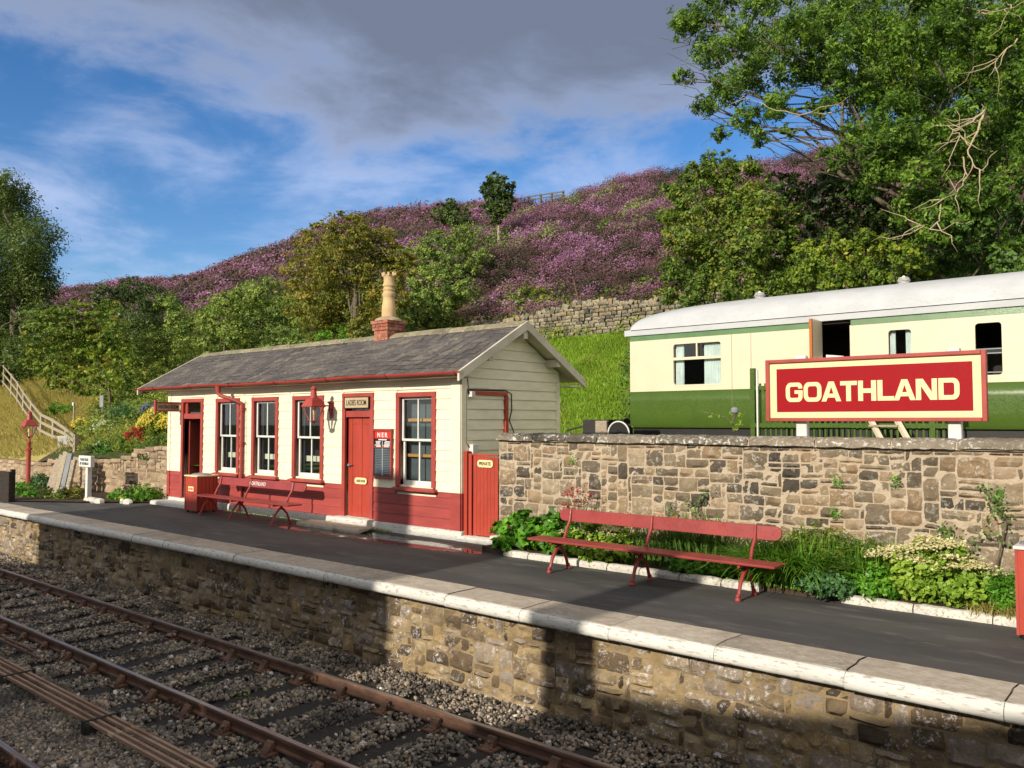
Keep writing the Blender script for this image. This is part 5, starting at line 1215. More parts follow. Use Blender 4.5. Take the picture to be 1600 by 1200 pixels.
# green picket rail and steps in front of the carriage
pk = thing('picket_railing', 'dark green picket railing in front of the carriage below the name board', 'railing', (-5, 15.4, 1.0))
m = MB(); m.box(-6.85, -6.76, 15.35, 15.45, 1.0, 3.18); m.box(-3.62, -3.54, 15.35, 15.45, 1.0, 2.5); m.build('post', GREENP, pk)
m = MB(); m.box(-6.76, -3.35, 15.36, 15.42, 2.02, 2.10); m.box(-6.76, -3.35, 15.36, 15.42, 2.75, 2.83); m.build('rail', GREENP, pk)
m = MB(); x = -6.68
while x < -3.4: m.box(x-.018, x+.018, 15.43, 15.455, 1.45, 2.88); x += .105
m.build('pickets', GREENP, pk)
m = MB(); m.box(-6.70, -6.67, 15.3, 15.34, 1.0, 3.14); m.build('white_pole', WHITE, pk)
stp = thing('carriage_steps', 'timber steps with two sloping cream stringers leading up to the open carriage door', 'steps', (-4.4, 14.6, 1.0))
for dx in (0, .42):
    m = MB(); m.bar((-4.9+dx, 15.2, 2.9), (-3.85+dx, 14.2, 1.35), .07, .07); m.build('stringer', CREAMP, stp)
for k in range(5):
    t = (k+.5)/5; m = MB(); m.box(-4.9+1.05*t-.02, -4.9+1.05*t+.44, 15.2-1.0*t-.12, 15.2-1.0*t+.12, 2.85-1.55*t-.03, 2.85-1.55*t); m.build('tread', OLDWOOD, stp)
ex_ = MB(); ex_.box(-13, 12, 14.9, 16.6, .95, 1.08); o = ex_.build('carriage_platform', FENCEWOOD); tag(o, kind='structure')

# ---------------------------------------------------------------- left side: lamp post, signs, boards, rails, fence
s = thing('street_lamp', 'dark red cast iron lamp post with lantern left of the leaning boards', 'lamp post', (-26.6, 9.3, 0))
LPX, LPY = -26.6, 9.3
m = MB(); m.lathe((LPX, LPY, 0), [(.11, 0), (.11, .12), (.075, .16), (.065, .5), (.06, 1.28), (.09, 1.30), (.09, 1.34), (.05, 1.36), (.045, 1.46), (.07, 1.5), (.03, 1.56), (.02, 1.60)], 12); m.tube([(LPX-.13, LPY, 1.30), (LPX+.13, LPY, 1.30)], .02, 6); m.build('post', TRIM, s, smooth='auto')
m = MB(); m.tube([(LPX+.02, LPY, 1.56), (LPX+.14, LPY, 1.62), (LPX+.22, LPY, 1.78), (LPX+.25, LPY, 1.98)], .013, 6); m.tube([(LPX, LPY, 1.5), (LPX, LPY, 1.66)], .012, 6); m.build('bracket', TRIM, s)
fr, gl, rf_, bn = lantern_mb(1.68, 1.05)
for mb_, nm, mt in ((fr, 'lantern_frame', TRIM), (gl, 'lantern_glass', GLASS), (rf_, 'lantern_roof', TRIM), (bn, 'burner', SIGNCREAM)): shift(mb_, (LPX, LPY, 0)).build(nm, mt, s)
s = thing('post_sign', 'small white sign on a white post beside the platform flower bed', 'sign', (-23.2, 9.6, 0))
m = MB(); m.box(-23.26, -23.13, 9.55, 9.67, 0, .90); m.build('post', WHITE, s, bevel=.008)
m = MB(); m.box(-23.62, -22.86, 9.51, 9.62, .90, 1.20); m.build('board', WHITE, s, bevel=.01)
text('lettering', 'PLEASE CROSS', .5, .07, POSTERBLUE, s, (-23.25, 9.507, 1.10), bold=.02); text('lettering', 'BY THE BRIDGE', .55, .07, POSTERBLUE, s, (-23.25, 9.507, .99), bold=.02)
s = thing('leaning_boards', 'bundle of weathered upright timber boards leaning together by the wall', 'timber', (-25.6, 9.9, 0))
for k, (x, w, h, l, mt) in enumerate([(-26.1, .26, 1.0, .12, OLDWOOD), (-25.84, .28, 1.14, .10, OLDWOOD), (-25.56, .28, 1.24, .07, FENCEWOOD), (-25.26, .3, 1.2, .03, SLATEGREY), (-25.0, .26, 1.02, -.02, OLDWOOD)]):
    m = MB(); m.bar((x-l*2, 9.75, 0), (x, 9.95, h), w, .07, (0, 1, 0)); m.build('board', mt, s, bevel=.01)
s = thing('black_post', 'black timber fence post at the left edge of the picture', 'post', (-24.3, 8.0, 0))
m = MB(); m.box(-24.85, -24.15, 7.98, 8.06, 0, .80); m.box(-24.32, -24.2, 8.06, 8.16, 0, .86); m.build('boards', DARKWOOD, s, bevel=.01)

# ================================================================ vegetation
def scale_at(p): return (Vector(p)-Vector((0, 0, CAMZ))).dot(ff)/FPX
def px_clumps(lst, y, jit=1.2, depth=1.0):
    """(u, v, radius in px[, dy]) -> world ellipsoids at about depth row y"""
    out = []
    for q in lst:
        yy = y+(q[3] if len(q) > 3 else random.uniform(-jit, jit)); p = at(q[0], q[1], yy); r = q[2]*scale_at(p); out.append((p.x, p.y, p.z, r, r*depth, r*.9))
    return out
def leafcloud(clumps, size, cov=5., asp=.55, per=30, **k):
    P = []; N = []; cv = []
    for c in clumps:
        r = (c[3]+c[4]+c[5])/3; n = cov*PI*r*r/(size*size*asp*.5); kk = max(4, int(n/per)); d = kk/(c[3]*c[4]*c[5]**.5/(max(r, .2)**.5))
        a = cloud([c], density=d, per=per, **k); P.append(a[0]); N.append(a[1]); cv.append(a[2])
    return np.concatenate(P), np.concatenate(N), np.concatenate(cv)
def plant(name, label, cat, clumps, size, mat, cov=5., asp=.55, trunk=True, group=None, base=None, crown='crown', trunkname='trunk', fork=.5, r0=None, twigs=3, barkm=None, **k):
    xs = [c[0] for c in clumps]; ysl = [c[1] for c in clumps]; zb = min(c[2]-c[5] for c in clumps)
    if base is None:
        bx, by = sum(xs)/len(xs), sum(ysl)/len(ysl)+.2; base = (bx, by, terr1(bx, by) if by > 10.9 else 0)
    t = thing(name, label, cat, base, group)
    P, N, cv = leafcloud(clumps, size, cov, asp, **k)
    cards(crown, P, N, size, asp, mat, cv, t)
    if trunk:
        zt = max(c[2] for c in clumps); H = zt-base[2]; fk = (base[0]+random.uniform(-.1, .1)*H*.3, base[1], base[2]+H*fork)
        branch_mb(base, fk, [(c[0], c[1], c[2], c[3]) for c in clumps], r0 or max(.05, H*.025), twigs=twigs).build(trunkname, barkm or BARK, t, smooth=True)
    return t
random.seed(21)
# --- left of the picture
plant('weeping_tree', 'tall grey green weeping tree at the left edge of the picture', 'tree', px_clumps([(5, 295, 30), (25, 330, 38), (-30, 340, 60), (50, 380, 42), (0, 420, 62), (55, 440, 36), (20, 490, 60), (62, 500, 30), (-40, 500, 70), (45, 555, 36), (-10, 560, 50), (20, 560, 36), (70, 545, 22)], 23, 1.4), .27, L_WILLOW, 5.5, .34, r0=.3, group=None, flat=-.6, per=26, sub=.42)
plant('bronze_tree', 'bronze green bushy tree beside the dark gap above the sloping fence', 'tree', px_clumps([(95, 515, 42), (150, 500, 40), (70, 560, 34), (125, 555, 44), (175, 535, 34), (60, 520, 24), (100, 590, 30)], 17.5, 1.), .17, L_HAW, 5.5, .6, r0=.12, flat=.5)
plant('sycamore_sapling', 'fresh yellow green broad leaved sapling in front of the bronze tree', 'tree', px_clumps([(150, 560, 30), (180, 585, 26), (140, 605, 26), (165, 535, 20), (190, 560, 16)], 15.5, .5), .19, L_YEL, 3.2, .8, r0=.06)
for i, (l, cl, y, m_) in enumerate([
    ('dark shrub thicket right of the bronze tree under the skyline', [(165, 465, 24), (205, 455, 26), (240, 470, 26), (185, 500, 30), (225, 505, 30)], 25, L_DARK),
    ('dark green gorse bush left of the narrow hillside path', [(265, 475, 22), (280, 505, 24), (245, 540, 32), (285, 540, 18), (210, 560, 34)], 22, L_GORSE),
    ('low olive shrub with the lower hillside behind the flower garden', [(215, 600, 26), (250, 590, 24), (180, 615, 20), (235, 620, 20)], 17, L_UNDER)]):
    plant('shrub', l, 'shrub', px_clumps(cl, y, .8), .15 if y > 20 else .12, m_, 5.5, .5, group='shrubs on the left hillside', trunkname='stem')
for l, cl, y in [
    ('rounded green gorse bush right of the hillside path, lowest of the gorse row', [(335, 500, 26), (355, 475, 26), (330, 540, 28), (365, 520, 28), (345, 565, 22)], 23),
    ('green gorse bush with the highest top between path and golden hawthorn', [(385, 465, 26), (415, 460, 28), (400, 500, 32), (435, 490, 26), (390, 540, 28)], 25.5),
    ('gorse bush directly behind the left half of the slate roof', [(440, 530, 30), (420, 555, 24), (470, 545, 28), (375, 575, 24)], 21),
    ('gorse bush between golden hawthorn and purple heather, above the chimney', [(650, 400, 26), (685, 385, 28), (725, 375, 26), (665, 440, 34), (710, 425, 34), (745, 405, 20)], 34),
    ('dark gorse bush just right of the chimney pot', [(655, 475, 26), (690, 470, 32), (725, 455, 24), (675, 505, 22), (640, 500, 18)], 30)]:
    plant('gorse_bush', l, 'shrub', px_clumps(cl, y, .8), .14 if y < 30 else .17, L_GORSE, 5.5, .42, group='gorse bushes on the slope', trunkname='stem', per=36, sub=.26)
plant('golden_hawthorn', 'large golden brown hawthorn behind the chimney', 'tree', px_clumps([(495, 385, 34), (545, 365, 36), (595, 380, 36), (475, 430, 38), (530, 415, 46), (590, 425, 46), (625, 415, 24), (490, 480, 42), (550, 475, 46), (610, 470, 36), (510, 525, 36), (575, 515, 40), (630, 400, 18), (560, 345, 16), (500, 355, 14)], 23.5, 1.2), .15, L_GOLD, 4.6, .5, r0=.16, flat=.45, sub=.33)
plant('fern_bush', 'bright green bush showing behind the roof ridge left of the chimney', 'shrub', px_clumps([(525, 525, 20), (545, 540, 16), (505, 530, 16)], 20.5, .4), .12, L_BRIGHT, 3.5, .5, trunkname='stem')
plant('skyline_bush', 'dark round bush on the skyline left of the lone tree', 'shrub', px_clumps([(695, 335, 20), (715, 340, 20), (705, 325, 16), (728, 350, 14)], 47, .8), .26, L_DARK, 5.5, .5, trunkname='stem')
b_ = hit(779, 384, 30)
plant('rowan_tree', 'slender lone tree with pale stem on the skyline', 'tree', px_clumps([(775, 283, 17), (765, 298, 16), (788, 296, 17), (776, 314, 22), (791, 320, 15), (763, 320, 13), (778, 338, 14)], b_.y, .4), .22, L_DARK, 9, .5, base=tuple(b_), fork=.45, r0=.11, barkm=OLDWOOD)
b_ = hit(372, 412, 30)
plant('skyline_sapling', 'tiny green sapling alone on the left heather skyline', 'tree', px_clumps([(372, 404, 6), (371, 410, 5)], b_.y, .1), .3, L_IVY, 5, .5, base=tuple(b_), r0=.06)
plant('low_bush', 'low olive bush above the dry stone wall in front of the heather', 'shrub', px_clumps([(835, 462, 20), (855, 475, 20), (825, 480, 16)], 33.5, .3), .16, L_UNDER, 5, .45, trunkname='stem', group='bushes above the dry stone wall')
plant('low_bush', 'low bush above the right end of the dry stone wall', 'shrub', px_clumps([(950, 462, 14), (975, 455, 14), (935, 470, 12), (1000, 445, 12)], 33.5, .3), .16, L_UNDER, 5, .45, trunkname='stem', group='bushes above the dry stone wall')
# --- right
plant('hawthorn', 'big green and russet hawthorn left of the ash tree, above the carriage end', 'tree', px_clumps([(1090, 275, 26), (1125, 262, 30), (1165, 280, 34), (1085, 325, 34), (1135, 330, 42), (1190, 325, 36), (1070, 375, 32), (1115, 385, 42), (1170, 385, 42), (1060, 425, 30), (1105, 435, 36), (1155, 440, 36), (1205, 430, 34), (1045, 460, 20), (1085, 470, 24), (1220, 370, 28), (1140, 475, 24), (1190, 465, 24), (1055, 300, 18), (1050, 345, 22), (1225, 440, 26), (1235, 400, 30), (1230, 335, 26)], 24.5, 1.3), .12, L_HAW, 6, .55, r0=.16, sub=.32)
plant('bramble_bush', 'yellow green bramble mass behind the carriage roof', 'shrub', px_clumps([(1255, 430, 28), (1290, 405, 28), (1330, 395, 32), (1375, 390, 26), (1310, 435, 28), (1355, 430, 28), (1395, 425, 24), (1235, 455, 22), (1255, 395, 24), (1300, 378, 20), (1350, 368, 20), (1415, 400, 28), (1445, 425, 20)], 22.5, .8), .11, L_YEL, 5.5, .6, trunkname='stem')
plant('elder_tree', 'deep green shady tree in the hollow beneath the ash branches', 'tree', px_clumps([(1255, 320, 36), (1300, 300, 42), (1345, 270, 42), (1390, 310, 48), (1290, 355, 40), (1345, 350, 46), (1400, 365, 46), (1230, 290, 26), (1440, 340, 42), (1420, 270, 40), (1250, 375, 30), (1200, 300, 24)], 29.5, 1.2), .17, L_DARK, 5, .5, r0=.15)
plant('ivy_bush', 'glossy green bush mass behind the right end of the carriage roof', 'shrub', px_clumps([(1440, 415, 34), (1490, 395, 38), (1540, 400, 42), (1590, 400, 44), (1520, 350, 42), (1580, 345, 46), (1630, 380, 50), (1470, 360, 34), (1420, 430, 22), (1620, 300, 44), (1560, 300, 36)], 23, 1.2), .14, L_IVY, 5, .6, trunkname='stem')
ash = [(1075, 35, 30), (1105, 20, 30), (1110, 80, 32), (1068, 120, 16), (1135, 140, 32), (1098, 165, 20), (1150, 60, 34), (1175, 110, 34), (1205, 65, 36), (1165, 185, 24), (1125, 210, 16), (1215, 165, 28), (1240, 110, 34), (1250, 45, 36), (1290, 95, 38), (1300, 30, 40), (1335, 70, 40), (1330, 140, 36), (1285, 165, 22), (1380, 110, 42), (1370, 40, 42), (1395, 180, 42), (1345, 200, 24), (1430, 70, 44), (1440, 150, 42), (1450, 215, 40), (1480, 30, 44), (1495, 110, 44), (1540, 60, 44), (1590, 30, 46), (1560, 130, 44), (1600, 110, 40), (1520, 180, 44), (1580, 200, 44), (1500, 250, 40), (1560, 260, 42), (1190, 5, 34), (1140, -20, 34), (1250, -30, 40), (1340, -40, 46), (1430, -40, 50), (1530, -50, 50), (1620, -20, 60), (1640, 100, 60), (1640, 220, 60), (1410, 235, 30), (1185, 215, 18), (1230, 205, 14)]
random.seed(5)
cl = px_clumps(ash, 23.5, 2.2)
b_ = at(1475, 420, 25.5)
t_ = thing('ash_tree', 'large ash tree with spreading branches filling the upper right of the picture', 'tree', (b_.x, b_.y, terr1(b_.x, b_.y)))
cl += px_clumps([(1340, 10, 46), (1390, 70, 46), (1450, 100, 46), (1500, 40, 50), (1540, 110, 50), (1590, 60, 50), (1600, 180, 50), (1420, 150, 44), (1360, 150, 36), (1480, 190, 44), (1270, 40, 40), (1290, 110, 34), (1640, 20, 50), (1540, 220, 44), (1460, 0, 46)], 27, 1.2)
cl += px_clumps([(1330, 215, 24), (1360, 235, 30), (1380, 265, 30), (1400, 215, 34), (1310, 245, 18), (1290, 240, 14), (1350, 290, 26), (1440, 270, 34), (1480, 300, 36), (1420, 320, 32), (1510, 330, 36), (1460, 350, 34), (1545, 300, 34)], 21.5, .5)
P, N, cv = leafcloud(cl, .12, 5., .4, per=30, sub=.36, shell=.2)
cards('crown', P, N, .12, .4, L_ASH, cv, t_)
fk = at(1450, 230, 25.5)
tb = branch_mb((b_.x, b_.y, terr1(b_.x, b_.y)), tuple(fk), [(c[0], c[1], c[2], c[3]) for c in cl], .26, twigs=6, tr=1.25, rlimb=.062); tb.build('trunk', BARK, t_, smooth=True)
dm = MB()
def pxline(lst, y0): return [at(u, v, y0+d) for u, v, d in lst]
for ln, r_ in [([(1545, 195, 1), (1538, 172, 0), (1520, 190, -.2), (1492, 205, -.5), (1480, 196, -.5)], .05), ([(1537, 175, 0), (1528, 205, -.2), (1512, 235, -.3), (1524, 262, -.5), (1538, 268, -.5)], .045), ([(1515, 228, -.2), (1500, 212, -.3), (1485, 220, -.5)], .03), ([(1505, 245, 0), (1512, 275, 0), (1495, 302, -.3), (1468, 312, -.4)], .03), ([(1470, 320, 0), (1468, 345, -.2), (1452, 358, -.3), (1440, 352, -.4)], .03), ([(1330, 165, 1), (1250, 180, 0), (1200, 168, -.4), (1160, 150, -.6)], .04), ([(1500, 10, 0), (1540, 22, 0), (1580, 12, 0)], .04), ([(1590, 60, 0), (1560, 90, 0), (1545, 120, -.2)], .035)]:
    pts = pxline(ln, 19.6 if ln[0][0] > 1430 and ln[0][1] > 150 else 21.5); fine = []
    for i in range(len(pts)-1): fine += wander(pts[i], pts[i+1], 4, .16)[:-1]
    fine.append(pts[-1]); n_ = len(fine); dm = MB(); dm.tube(fine, [r_*.6*(1-.8*i/(n_-1)) for i in range(n_)], 6)
    for k in range(5): q = fine[random.randint(2, n_-1)]; dm.tube(wander(q, q+Vector((random.gauss(0, .5), random.gauss(0, .2), random.gauss(-.1, .4))), 4, .3), [.016, .012, .01, .007, .004], 4)
    dm.build('dead_branch', DEADWOOD, t_, smooth=True)

# --- heather, undergrowth and grass (nobody could count these)
def mounds(n, xr, yr, keep, rr_, seed):
    rg_ = np.random.default_rng(seed); out = []
    while len(out) < n:
        x = rg_.uniform(*xr); y = rg_.uniform(*yr)
        if keep(x, y): r = rg_.uniform(*rr_); out.append((x, y, terr1(x, y), r))
    return out
def moundleaf(ms, per, size_of, up=.6, tall=.75, stem=0., jit=.55):
    P = []; N = []; cv = []
    for x, y, z, r in ms:
        d = unit(RNG.normal(size=(per, 3))); d[:, 2] = np.abs(d[:, 2]); d[:, 1] -= .25; d = unit(d); q = RNG.uniform(.75, 1.1, (per, 1))
        P.append(np.array([x, y, z-.05])+d*q*np.array([r, r, r*tall])); N.append(unit(d+RNG.normal(size=(per, 3))*jit)); 
        b_ = .42+.5*mn.noise(Vector((x*.16, y*.26, 3)))+.5*mn.noise(Vector((x*.8, y*.9, 8)))+RNG.normal()*.13
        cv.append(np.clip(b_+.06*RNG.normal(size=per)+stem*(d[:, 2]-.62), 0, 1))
    return np.concatenate(P), np.concatenate(N), np.concatenate(cv)
def vis(x, y):   # keep what the camera could see, with room to either side
    u = x/y; return -3.4 < u < .25
def hk(x, y):
    if not vis(x, y) or (x > -12 and y < 44): return False
    if x > -62: return y > 32.2+1.2*mn.noise(Vector((x*.2, 0, 0))) and (x > -40 or y > 36)
    return y > 33
m1 = mounds(3700, (-62, -4), (32, 58), hk, (.35, 1.0), 4); m2 = mounds(3000, (-190, -45), (34, 60), hk, (.7, 1.7), 5)
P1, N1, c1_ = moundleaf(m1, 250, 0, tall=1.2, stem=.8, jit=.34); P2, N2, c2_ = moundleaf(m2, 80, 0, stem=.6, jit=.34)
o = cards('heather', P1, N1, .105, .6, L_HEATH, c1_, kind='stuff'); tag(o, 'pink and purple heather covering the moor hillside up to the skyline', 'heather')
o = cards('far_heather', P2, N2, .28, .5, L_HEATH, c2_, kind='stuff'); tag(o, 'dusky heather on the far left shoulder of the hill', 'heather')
mo_ = mounds(260, (-62, -12), (33, 54), lambda x, y: hk(x, y) and mn.noise(Vector((x*.13, y*.2, 30))) > .12, (.5, 1.1), 33); Po, No, co = moundleaf(mo_, 170, 0, tall=1.1)
o = cards('moor_scrub', Po, No, .15, .45, L_GORSE, co, kind='stuff'); tag(o, 'patches of low green bilberry and gorse scrub among the heather', 'scrub')
def uk(x, y):
    if not vis(x, y): return False
    if y < 14.5 and x > -27: return False
    if x < -30 and y < 24 and y > 11 and x/y < -2.35: return False
    if y > 36: return x > -62 and x < -40 or x < -62 and y < 38
    if x > -27.5: return y > 30.5 and y < 34
    pth = -1.71*y
    if abs(x-pth) < .9 and 17 < y < 36: return False
    return True
m3 = mounds(3400, (-100, 0), (12, 40), uk, (.35, .9), 9); P3, N3, c3 = moundleaf(m3, 90, 0, tall=.9)
o = cards('undergrowth', P3, N3, .14, .45, L_UNDER, c3, kind='stuff'); tag(o, 'mixed green bracken and scrub filling the slope between the bushes', 'undergrowth')
mg = mounds(420, (-28, -21.2), (11.2, 15), lambda x, y: x/y < -1.55, (.14, .34), 19); Pg, Ng, cg = moundleaf(mg, 110, 0, tall=1.0)
o = cards('garden_ground_cover', Pg, Ng, .07, .45, L_UNDER, cg, kind='stuff'); tag(o, 'low mixed greenery covering the flower garden slope above the wall', 'ground cover')
# shady scrub under the ash on the right
def rk(x, y): return y > 21.5 and -.62 < x/y < .2 and x > -17
m4 = mounds(1500, (-19, 6), (20.5, 36), rk, (.5, 1.0), 12); P4, N4, c4 = moundleaf(m4, 90, 0, tall=1.0)
o = cards('scrub', P4, N4, .14, .5, L_IVY, c4, kind='stuff'); tag(o, 'shady green scrub on the bank below the ash tree', 'scrub')
def blades(n, xr, yr, keep, size, asp, lean, zf, seed):
    rg_ = np.random.default_rng(seed); X = rg_.uniform(*xr, n); Y = rg_.uniform(*yr, n); k = np.array([keep(a, b_) for a, b_ in zip(X, Y)]); X, Y = X[k], Y[k]; n = len(X)
    P = np.stack([X, Y, np.array([zf(a, b_) for a, b_ in zip(X, Y)])], 1); T = np.stack([rg_.normal(0, lean, n), rg_.normal(0, lean, n), np.ones(n)], 1); T = unit(T)
    N = unit(np.stack([rg_.normal(0, .5, n), -np.ones(n), rg_.normal(.2, .2, n)], 1)); N = unit(N-T*np.sum(T*N, axis=1, keepdims=True))
    cv = np.clip(np.array([.45+.5*mn.noise(Vector((a*.5, b_*.6, 1)))+.25*mn.noise(Vector((a*2, b_*2, 5))) for a, b_ in zip(X, Y)])+.1*rg_.normal(size=n), 0, 1); return P, N, T, cv
gk = lambda x, y: -.95 < x/y < -.3 and y < 30.4
P, N, T, cv = blades(120000, (-27, -7), (19, 31), gk, .3, .1, .45, terr1, 3)
o = cards('bank_grass', P, N, .15, .18, L_GRASS, cv, shape='blade', kind='stuff', T=T); tag(o, 'bright green rough grass on the bank below the dry stone wall', 'grass')
P, N, T, cv = blades(9000, (-27, -9), (19.2, 31), lambda x, y: gk(x, y) and mn.noise(Vector((x*.45, y*.5, 9))) > .12, .3, .1, .5, terr1, 8)
o = cards('dry_grass', P, N, .24, .13, L_DRY, cv, shape='blade', kind='stuff', T=T); tag(o, 'straw coloured dead grass patches on the green bank', 'grass')
P, N, T, cv = blades(60000, (-78, -26), (11.2, 24), lambda x, y: x < -26-(y-11)*.9 and x/y < -2.0, .3, .1, .4, terr1, 6)
o = cards('field_grass', P, N, .26, .13, L_DRY, cv, shape='blade', kind='stuff', T=T); tag(o, 'dry yellow grass of the sloping field left of the fence', 'grass')

# --- dry stone wall on the bank
dw = thing('dry_stone_wall', 'grey tumbledown dry stone wall across the bank below the heather', 'wall', (-19, 30.9, 6))
rnd = random.Random(77); m = MB(); x = -30.
def rock(mb, c, sx, sy, sz, rz):
    o = len(mb.v); pts = []
    for a in (-1, 1):
        for b_ in (-1, 1):
            for d in (-1, 1): pts.append((a*sx/2*rnd.uniform(.75, 1), b_*sy/2*rnd.uniform(.8, 1), d*sz/2*rnd.uniform(.75, 1)))
    pts += [(0, -sy/2*1.15, rnd.uniform(-.1, .1)*sz)]
    cr_, sr_ = math.cos(rz), math.sin(rz); mb.v += [(c[0]+p[0]*cr_-p[2]*sr_, c[1]+p[1], c[2]+p[0]*sr_+p[2]*cr_) for p in pts]
    I = lambda a, b_, d: o+a*4+b_*2+d
    q = o+8; fs = [(I(0, 1, 0), I(1, 1, 0), I(1, 1, 1), I(0, 1, 1))[::-1], (I(0, 0, 0), I(0, 0, 1), I(0, 1, 1), I(0, 1, 0)), (I(1, 0, 0), I(1, 1, 0), I(1, 1, 1), I(1, 0, 1)), (I(0, 0, 1), I(1, 0, 1), I(1, 1, 1), I(0, 1, 1)), (I(0, 0, 0), I(0, 1, 0), I(1, 1, 0), I(1, 0, 0)),
        (I(0, 0, 0), I(1, 0, 0), q), (I(1, 0, 0), I(1, 0, 1), q), (I(1, 0, 1), I(0, 0, 1), q), (I(0, 0, 1), I(0, 0, 0), q)]
    mb.f += fs; mb.mi += [0]*len(fs)
def dh(x): return 1.25+.15*math.sin(x*1.1)+.12*mn.noise(Vector((x*1.7, 0, 0)))-.5*float(sm(-24, -27, x))
zrow = 0
while zrow < 1.5:
    h = rnd.uniform(.11, .2); x = -29+rnd.uniform(0, .3)
    while x < -11:
        w = rnd.uniform(.16, .5); zb = terr1(x, 30.9)-.1
        if zrow < dh(x): rock(m, (x+w/2, 30.9+rnd.uniform(-.05, .05)+zrow*.06, zb+zrow+h/2+.02), w*.98, .42, h*1.0, rnd.uniform(-.06, .06))
        x += w
    zrow += h
x = -29
while x < -11:
    w = rnd.uniform(.12, .3); h = rnd.uniform(.2, .42); rock(m, (x, 30.95, terr1(x, 30.9)-.05+dh(x)+h*.35), w, .35, h, rnd.uniform(-.7, .7)); x += w*rnd.uniform(.8, 1.3)
m.build('stones', DRYSTONE, dw)
m = MB(); m.box(-29, -11, 31.0, 31.15, 4.5, 6.4); 
m = MB(); xs__ = np.linspace(-29, -11, 40)
for i in range(39): a, b_ = xs__[i], xs__[i+1]; za, zb = terr1(a, 30.9)+dh(a)-.12, terr1(b_, 30.9)+dh(b_)-.12; m.add([(a, 30.98, za-2), (b_, 30.98, zb-2), (b_, 31.02, zb), (a, 31.02, za)], [(0, 1, 2, 3)])
m.build('dark_joints', SOIL, dw)
for l, (ua, va), (ub, vb) in (('thin rusty iron stake leaning above the dry stone wall', (897, 440), (908, 490)), ('thin upright rusty iron stake near the roof apex above the dry stone wall', (798, 462), (799, 500))):
    a = at(ub, vb, 31.6); b2 = at(ua, va, 31.6); m = MB(); m.tube([a, b2], .035, 6); o = m.build('iron_stake', RUST, None, loc=tuple(a)); tag(o, l, 'stake', 'rusty stakes by the dry stone wall')
# skyline fence
fe = [hit(u, v+10, 40) for u, v in ((826, 316), (850, 312), (880, 306))]
s = thing('skyline_fence', 'short wooden rail fence on the skyline right of the lone tree', 'fence', tuple(fe[0]))
for (u, v) in ((826, 306), (845, 303), (862, 301), (880, 298)):
    t = at(u, v, 54.5); m = MB(); m.box(t.x-.07, t.x+.07, t.y-.07, t.y+.07, t.z-1.6, t.z); m.build('post', BARK, s)
for dz in (0, 5): a = at(822, 308+dz, 54.4); b2 = at(882, 299+dz, 54.4); m = MB(); m.bar(a, b2, .05, .10); m.build('rail', BARK, s)
s = thing('skyline_posts', 'pair of small posts on the left part of the heather skyline', 'posts', tuple(at(414, 398, 54)))
for u in (410, 417): t = at(u, 387, 54); m = MB(); m.box(t.x-.12, t.x+.12, t.y-.1, t.y+.1, t.z-1.6, t.z); m.build('post', OLDWOOD, s)
# field fence climbing away on the left
fp = [(118, 705), (104, 694), (84, 692), (65, 683), (49, 664), (37, 648), (28, 634), (18, 622), (6, 608), (-10, 594), (-26, 584)]
s = None; prev = None; ys_ = [0]*11
for i, ((u, v), y) in enumerate(zip(fp, ys_)):
    p = hit(u, v); h = (38 if i > 1 else 26)*scale_at(p); h = min(h, 1.9)
    if s is None: s = thing('field_fence', 'weathered wooden post and rail fence climbing beside the dry field', 'fence', tuple(p))
    m = MB(); m.box(p.x-.07, p.x+.07, p.y-.06, p.y+.06, p.z-1.0, p.z+h); m.build('post', FENCEWOOD, s)
    if prev is not None:
        for k in (.28, .62, .93): m = MB(); m.bar(prev[0]+Vector((0, -.06, prev[1]*k)), p+Vector((0, -.06, h*k)), .04, .10); m.build('rail', FENCEWOOD, s)
    prev = (p, h)
s = thing('handrail', 'white painted handrail beside the steps behind the lamp post', 'handrail', tuple(at(60, 745, 11.6)))
a, b2 = at(18, 730, 11.4), at(82, 695, 12.2); m = MB(); m.bar(a, b2, .06, .09); m.build('rail', WHITE, s)
a, b2 = at(30, 733, 11.4), at(56, 715, 12.0); m = MB(); m.bar(a, b2, .05, .08); m.build('rail', WHITE, s)
for u, v in ((56, 712), (70, 703), (79, 697)): t = at(u, v, 12.1); m = MB(); m.box(t.x-.05, t.x+.05, t.y-.05, t.y+.05, t.z-.6, t.z); m.build('post', WHITE, s)
s = thing('white_gate', 'small white slatted gate panel at the foot of the field fence', 'gate', tuple(at(105, 695, 12.6)))
a = at(93, 681, 11.6); b2 = at(120, 682, 11.6); m = MB(); m.box(a.x, b2.x, 11.58, 11.62, a.z-.07, a.z); m.box(a.x, b2.x, 11.58, 11.62, a.z-.40, a.z-.34); m.build('rail', WHITE, s)
m = MB(); x = a.x
while x < b2.x: m.box(x, x+.035, 11.55, 11.58, a.z-.42, a.z-.0); x += .08
m.build('slats', WHITE, s)
for l, u, v0, v1, y, wd, bh, bw, mt in (('plain grey square sign on a thin post in the flower garden', 160, 617, 662, 13.2, .045, .42, .30, SLATEGREY), ('thin wooden waymarker post with a small white disc left of the grey square sign', 115, 628, 680, 13.4, .07, .12, .12, FENCEWOOD)):
    t = at(u, v0, y); b_ = at(u, v1, y); s = thing('garden_sign', l, 'sign', tuple(b_), 'signs in the garden slope'); m = MB(); m.box(t.x-wd/2, t.x+wd/2, y, y+.04, b_.z-.4, t.z); m.build('post', mt, s)
    m = MB(); m.box(t.x-bw/2, t.x+bw/2, y-.03, y-.005, t.z-.02-bh, t.z-.02); m.build('board', SLATEGREY if bh > .2 else WHITE, s)

